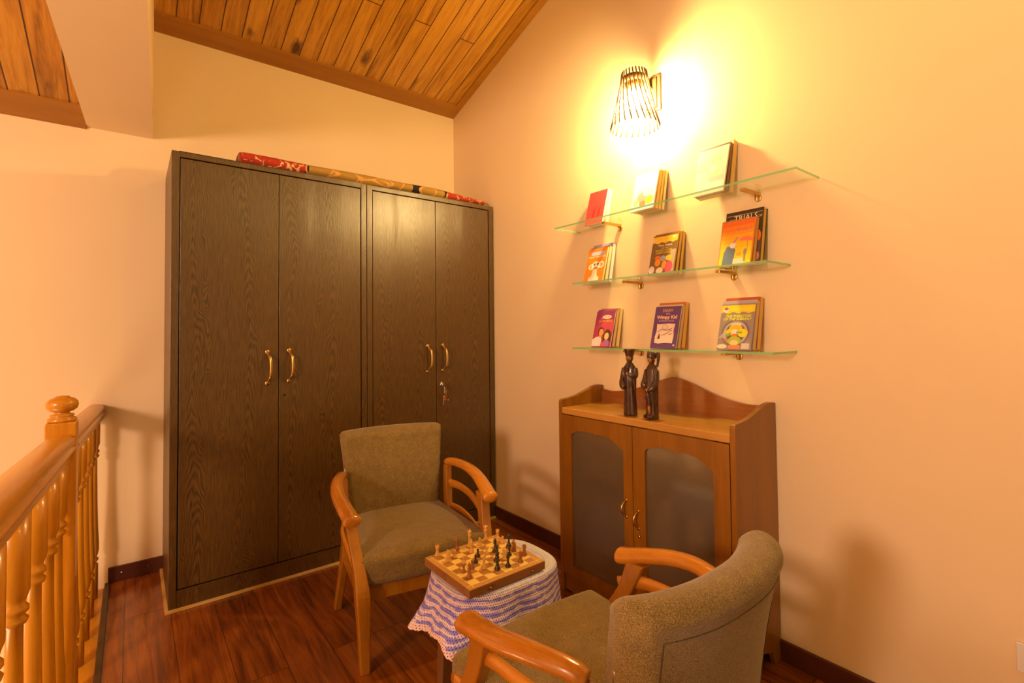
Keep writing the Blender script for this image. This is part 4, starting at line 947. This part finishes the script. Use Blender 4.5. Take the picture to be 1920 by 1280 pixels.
so = cl.modifiers.new('thick', 'SOLIDIFY'); so.thickness = .003; so.offset = 1
tag(cl, 'lilac and white crocheted cloth with pink scalloped hem draped over the small table', 'tablecloth')

# ------------------------------------------------------------------ chess board
BA, BB, BC = Vector((-1.1735, -1.7625)), Vector((-1.179, -2.034)), Vector((-.884, -2.031))     # rear-left, front-left, front-right
bx = (BC-BB); wid = bx.length; ang = math.atan2(bx.y, bx.x); dep = .272
cen = (BB+BC)/2 + Vector((-math.sin(ang), math.cos(ang)))*dep/2
BZ = .4995
bo = empty('chess_board', (cen.x, cen.y, BZ-.0265), 'folding wooden chess board lying open on the crocheted cloth', 'chess board', rz=ang)
hw_, hd_ = wid/2, dep/2
for y0, y1 in ((-hd_, -.0006), (.0006, hd_)):
    MB().box((-hw_, y0, 0), (hw_, y1, .0255)).build('case_half', MAT['bd_side'], bo, bevel=.0012)
b = MB(); b.box((-hw_+.001, -hd_+.001, .0256), (hw_-.001, -.0006, .0262)); b.box((-hw_+.001, .0006, .0256), (hw_-.001, hd_-.001, .0262)); b.build('border', MAT['bd_top'], bo)
b = MB(); fr = .020; sw, sd = (2*hw_-2*fr)/8, (2*hd_-2*fr)/8
for i in range(8):
    for j in range(8):
        b.box((-hw_+fr+i*sw, -hd_+fr+j*sd, .0262), (-hw_+fr+(i+1)*sw, -hd_+fr+(j+1)*sd, .0265), (i+j) % 2)
b.build('squares', [MAT['bd_light'], MAT['bd_dark']], bo)
b = MB()
for s in (-1, 1):
    b.box((s*(hw_-fr)-.0012, -hd_+.004, .0263), (s*(hw_-fr)+.0012, hd_-.004, .0267)); b.box((-hw_+.004, s*(hd_-fr)-.0012, .0263), (hw_-.004, s*(hd_-fr)+.0012, .0267))
b.build('inlay', MAT['bd_light'], bo)
for x in (-hw_*.50, hw_*.62):
    b = MB(); b.box((x-.006, -hd_-.0015, .006), (x+.006, -hd_, .018)); b.tube([(x-.004, -hd_-.003, .012), (x+.004, -hd_-.003, .012)], .0018, 6); b.build('latch', MAT['brass'], bo)

# ------------------------------------------------------------------ chess pieces
BASE = [(.0, 0), (.0092, 0), (.0098, .0015), (.0094, .004), (.0075, .0055), (.0082, .0065), (.006, .0085)]
def prof(kind):
    if kind == 'pawn': return BASE+[(.0038, .013), (.0032, .018), (.0056, .0195), (.0034, .021), (.0048, .0235), (.0054, .026), (.0044, .0285), (.002, .0305), (0, .031)], .85
    if kind == 'rook': return BASE+[(.0052, .012), (.0046, .022), (.0066, .024), (.0066, .031), (.0045, .031), (.0045, .0285), (0, .0285)], 1
    if kind == 'bishop': return BASE+[(.0042, .014), (.0034, .026), (.0062, .028), (.0036, .0295), (.0052, .033), (.0054, .036), (.0034, .041), (.0014, .0435), (.0020, .045), (0, .047)], 1
    if kind == 'queen': return BASE+[(.0046, .015), (.0038, .032), (.0068, .034), (.0042, .036), (.0048, .042), (.0072, .047), (.0058, .0475), (.003, .049), (.0022, .051), (0, .053)], 1.05
    if kind == 'king': return BASE+[(.0048, .015), (.0040, .034), (.0072, .036), (.0044, .038), (.0050, .044), (.0068, .050), (.0055, .052), (.002, .053), (0, .0535)], 1.05
    return BASE+[(.007, .010), (.0066, .012), (0, .012)], 1
protos = {}
def piece(kind, mat, x, y, rz, label, tone):
    key = (kind, mat)
    grp = 'chess pieces standing on the board'
    if key in protos:
        o = protos[key].copy(); col.objects.link(o)
        o.location = (x, y, BZ+.0004); o.rotation_euler = (0, 0, rz); o['label'] = label
        return o
    b = MB(); p, sc_ = prof(kind)
    p = [(r*sc_, z*sc_) for r, z in p]
    if kind == 'rook':
        b.lathe(p, 20)
        for k in range(5):
            a = 2*PI*k/5; b.box((.0043, -.0022, .031), (.0066, .0022, .0335), M=Matrix.Rotation(a, 4, 'Z'))
    elif kind == 'king':
        b.lathe(p, 20); b.box((-.0009, -.0009, .0555), (.0009, .0009, .0625)); b.box((-.0028, -.0009, .0585), (.0028, .0009, .0602))
    elif kind == 'queen':
        b.lathe(p, 20)
        for k in range(7):
            a = 2*PI*k/7; b.tube([(.0068*math.cos(a), .0068*math.sin(a), .049), (.0074*math.cos(a), .0074*math.sin(a), .0525)], [.0014, .0004], 6)
    elif kind == 'knight':
        b.lathe(p, 20)
        hd = [(-.006, .011), (.006, .011), (.0055, .018), (.0028, .023), (.0040, .0245), (.0085, .0235), (.0098, .0262), (.0070, .0305), (.0035, .0345), (.0022, .0385), (.0004, .0350), (-.0040, .0335), (-.0072, .0280), (-.0080, .021)]
        rings = []
        for yy, k in ((-.0042, .72), (-.003, .95), (0, 1.05), (.003, .95), (.0042, .72)):
            cx, cz = 0, .023; rings.append([(cx+(px-cx)*k, yy, cz+(pz-cz)*(.5+.5*k)) for px, pz in hd])
        b.loft(rings, smooth=False)
    else: b.lathe(p, 20)
    o = b.build('chess_'+kind, mat, bevel=.0004 if kind == 'knight' else 0)
    o.location = (x, y, BZ+.0004); o.rotation_euler = (0, 0, rz)
    tag(o, label, 'chess piece', grp); protos[key] = o
    return o
Lm, Mm, Dm = MAT['ch_light'], MAT['ch_mid'], MAT['ch_dark']
PIECES = [
 ('rook', Lm, -1.142, -1.776, 'light rook at the rear left corner of the chess board'),
 ('bishop', Mm, -1.067, -1.780, 'brown bishop on the rear row, between the corner rook and the light king'),
 ('king', Lm, -1.019, -1.785, 'light king on the rear row of the chess board'),
 ('pawn', Lm, -.985, -1.798, 'light pawn on the rear row between king and queen'),
 ('queen', Lm, -.946, -1.779, 'light queen on the rear row of the chess board'),
 ('rook', Lm, -.905, -1.795, 'light rook at the rear right corner of the chess board'),
 ('pawn', Lm, -.914, -1.838, 'light pawn on the right edge just in front of the rear right rook'),
 ('bishop', Dm, -.913, -1.873, 'dark bishop on the right edge behind the brown knight'),
 ('knight', Mm, -.921, -1.912, 'brown knight on the right edge of the chess board'),
 ('rook', Mm, -.912, -1.958, 'brown rook on the right edge, farther one of the two near the front right corner'),
 ('rook', Mm, -.954, -1.990, 'brown rook near the front right corner, left of the other brown rook'),
 ('bishop', Dm, -1.004, -1.989, 'dark bishop on the front row beside the dark king'),
 ('king', Dm, -1.041, -1.982, 'dark king on the front row of the chess board'),
 ('bishop', Lm, -1.070, -1.950, 'light bishop left of the dark king'),
 ('pawn', Dm, -1.039, -1.868, 'dark pawn in the centre of the board, farther of two dark pawns'),
 ('pawn', Dm, -1.069, -1.900, 'dark pawn in the centre of the board, nearer of two dark pawns'),
 ('pawn', Mm, -1.134, -1.931, 'brown pawn nearest the left edge of the board'),
 ('bishop', Mm, -1.138, -1.970, 'brown bishop nearest the front left corner of the board'),
 ('knight', Lm, -1.134, -1.835, 'light knight on the left edge of the board'),
 ('pawn', Lm, -1.104, -1.826, 'light pawn right beside the light knight on the left edge'),
 ('pawn', Lm, -1.102, -1.880, 'light pawn on the left side of the board, behind the brown pawns'),
 ('bishop', Lm, -1.039, -1.828, 'light bishop in front of the light king'),
 ('pawn', Lm, -1.006, -1.872, 'light pawn in the centre of the board right of a dark pawn'),
 ('bishop', Dm, -.973, -1.874, 'dark bishop in the centre of the board behind the large light knight'),
 ('knight', Lm, -.981, -1.940, 'light knight right of the dark queen'),
 ('queen', Dm, -1.010, -1.935, 'dark queen standing behind the dark king'),
 ('pawn', Mm, -1.098, -1.924, 'brown pawn right of the leftmost brown pawn'),
 ('pawn', Dm, -.952, -1.928, 'dark pawn between the light knight and the brown knight'),
]
for i, (k, mt, x, y, lb) in enumerate(PIECES): piece(k, mt, x, y, random.uniform(-.6, .6)+(2.2 if k == 'knight' else 0), lb, 0)

# ------------------------------------------------------------------ stair railing
rl = empty('stair_railing', (-2.10, -1.2, 0), 'varnished pine stair railing with turned balusters and a ball-topped newel post', 'railing')
def RX(y): return -2.104+.025*y          # centre line of the rail
def RZ(y): return .905-.035*y            # top of the rail
def rail(ya, yb_, name='handrail'):
    sec = [(-.024, -.082), (-.024, -.058), (-.036, -.050), (-.038, -.040), (-.030, -.034), (-.037, -.024), (-.034, -.010), (-.022, -.001), (0, .002), (.022, -.001), (.034, -.010), (.037, -.024), (.030, -.034), (.038, -.040), (.036, -.050), (.024, -.058), (.024, -.082)]
    rings = []
    for i in range(9):
        y = lerp(ya, yb_, i/8); rings.append([(RX(y)+2.10+sx_, y+1.2, RZ(y)+sz_) for sx_, sz_ in sec])
    return MB().loft(rings).build(name, MAT['pineY'], rl)
NY0, NY1 = -1.215, -1.143
r1 = rail(-.002, NY1); r2 = rail(NY0, -3.6)
for r_ in (r1, r2):
    for p in r_.data.polygons: p.use_smooth = True
    e = r_.modifiers.new('split', 'EDGE_SPLIT'); e.split_angle = math.radians(50)
nx = RX(-1.18)+2.10; nh = .037
b = MB(); y_ = -1.18+1.2
b.box((nx-nh, y_-nh, -.25), (nx+nh, y_+nh, .985)); nw = b.build('newel_post', MAT['pine'], rl, bevel=.004)
b = MB(); b.lathe([(.034, .985), (.036, .990), (.034, .997), (.026, 1.000), (.030, 1.004), (.029, 1.008), (.018, 1.011), (.018, 1.015), (.028, 1.018), (.037, 1.026), (.0395, 1.037), (.038, 1.047), (.030, 1.056), (.020, 1.060), (.016, 1.064), (0, 1.066)], 36, (nx, y_, 0)); b.build('newel_cap', MAT['pine'], nw)
def baluster(y):
    k = .022
    p = [(k, 0), (k, .16), (k*1.0, .165), (k*.72, .170), (k*.72, .176), (k*1.05, .184), (k*1.05, .192), (k*.70, .198), (k*.95, .212), (k*1.12, .235), (k*1.1, .27), (k*.95, .33), (k*.78, .45), (k*.66, .60), (k*.64, .675), (k*.9, .680), (k*1.02, .688), (k*.7, .696), (k*1.02, .704), (k*1.02, .712), (k*.75, .720), (k*.85, .73), (k*1.08, .745), (k*1.08, .81), (k*1.08, RZ(y)-.064)]
    MB().lathe(p, 20, (RX(y)+2.10, y+1.2, -.02)).build('baluster', MAT['pine'], rl)
for y in (-.10, -.30, -.50, -.70, -.90, -1.262, -1.42, -1.61, -1.82, -2.04, -2.26, -2.48): baluster(y)

# ------------------------------------------------------------------ wall socket at the right edge
so_ = empty('wall_socket', (0, -3.045, .335), 'white wall socket plate at the far right edge of the wall', 'socket')
MB().box((-.009, -.06, -.04), (0, .035, .04)).build('plate', MAT['white'], so_, bevel=.002)
b = MB(); b.box((-.0115, -.02, -.015), (-.009, .0, .015)); b.build('switch', MAT['white'], so_, bevel=.001)
# two screw caps on the back skirting
for x, mt in ((-1.995, 'steel'), (-1.885, 'plate')):
    MB().lathe([(0, .003), (.004, .003), (.0055, 0)], 12, M=Matrix.Translation((x, -.014, .042)) @ Matrix.Rotation(PI/2, 4, 'X')).build('screw_cap', MAT[mt], bbk)
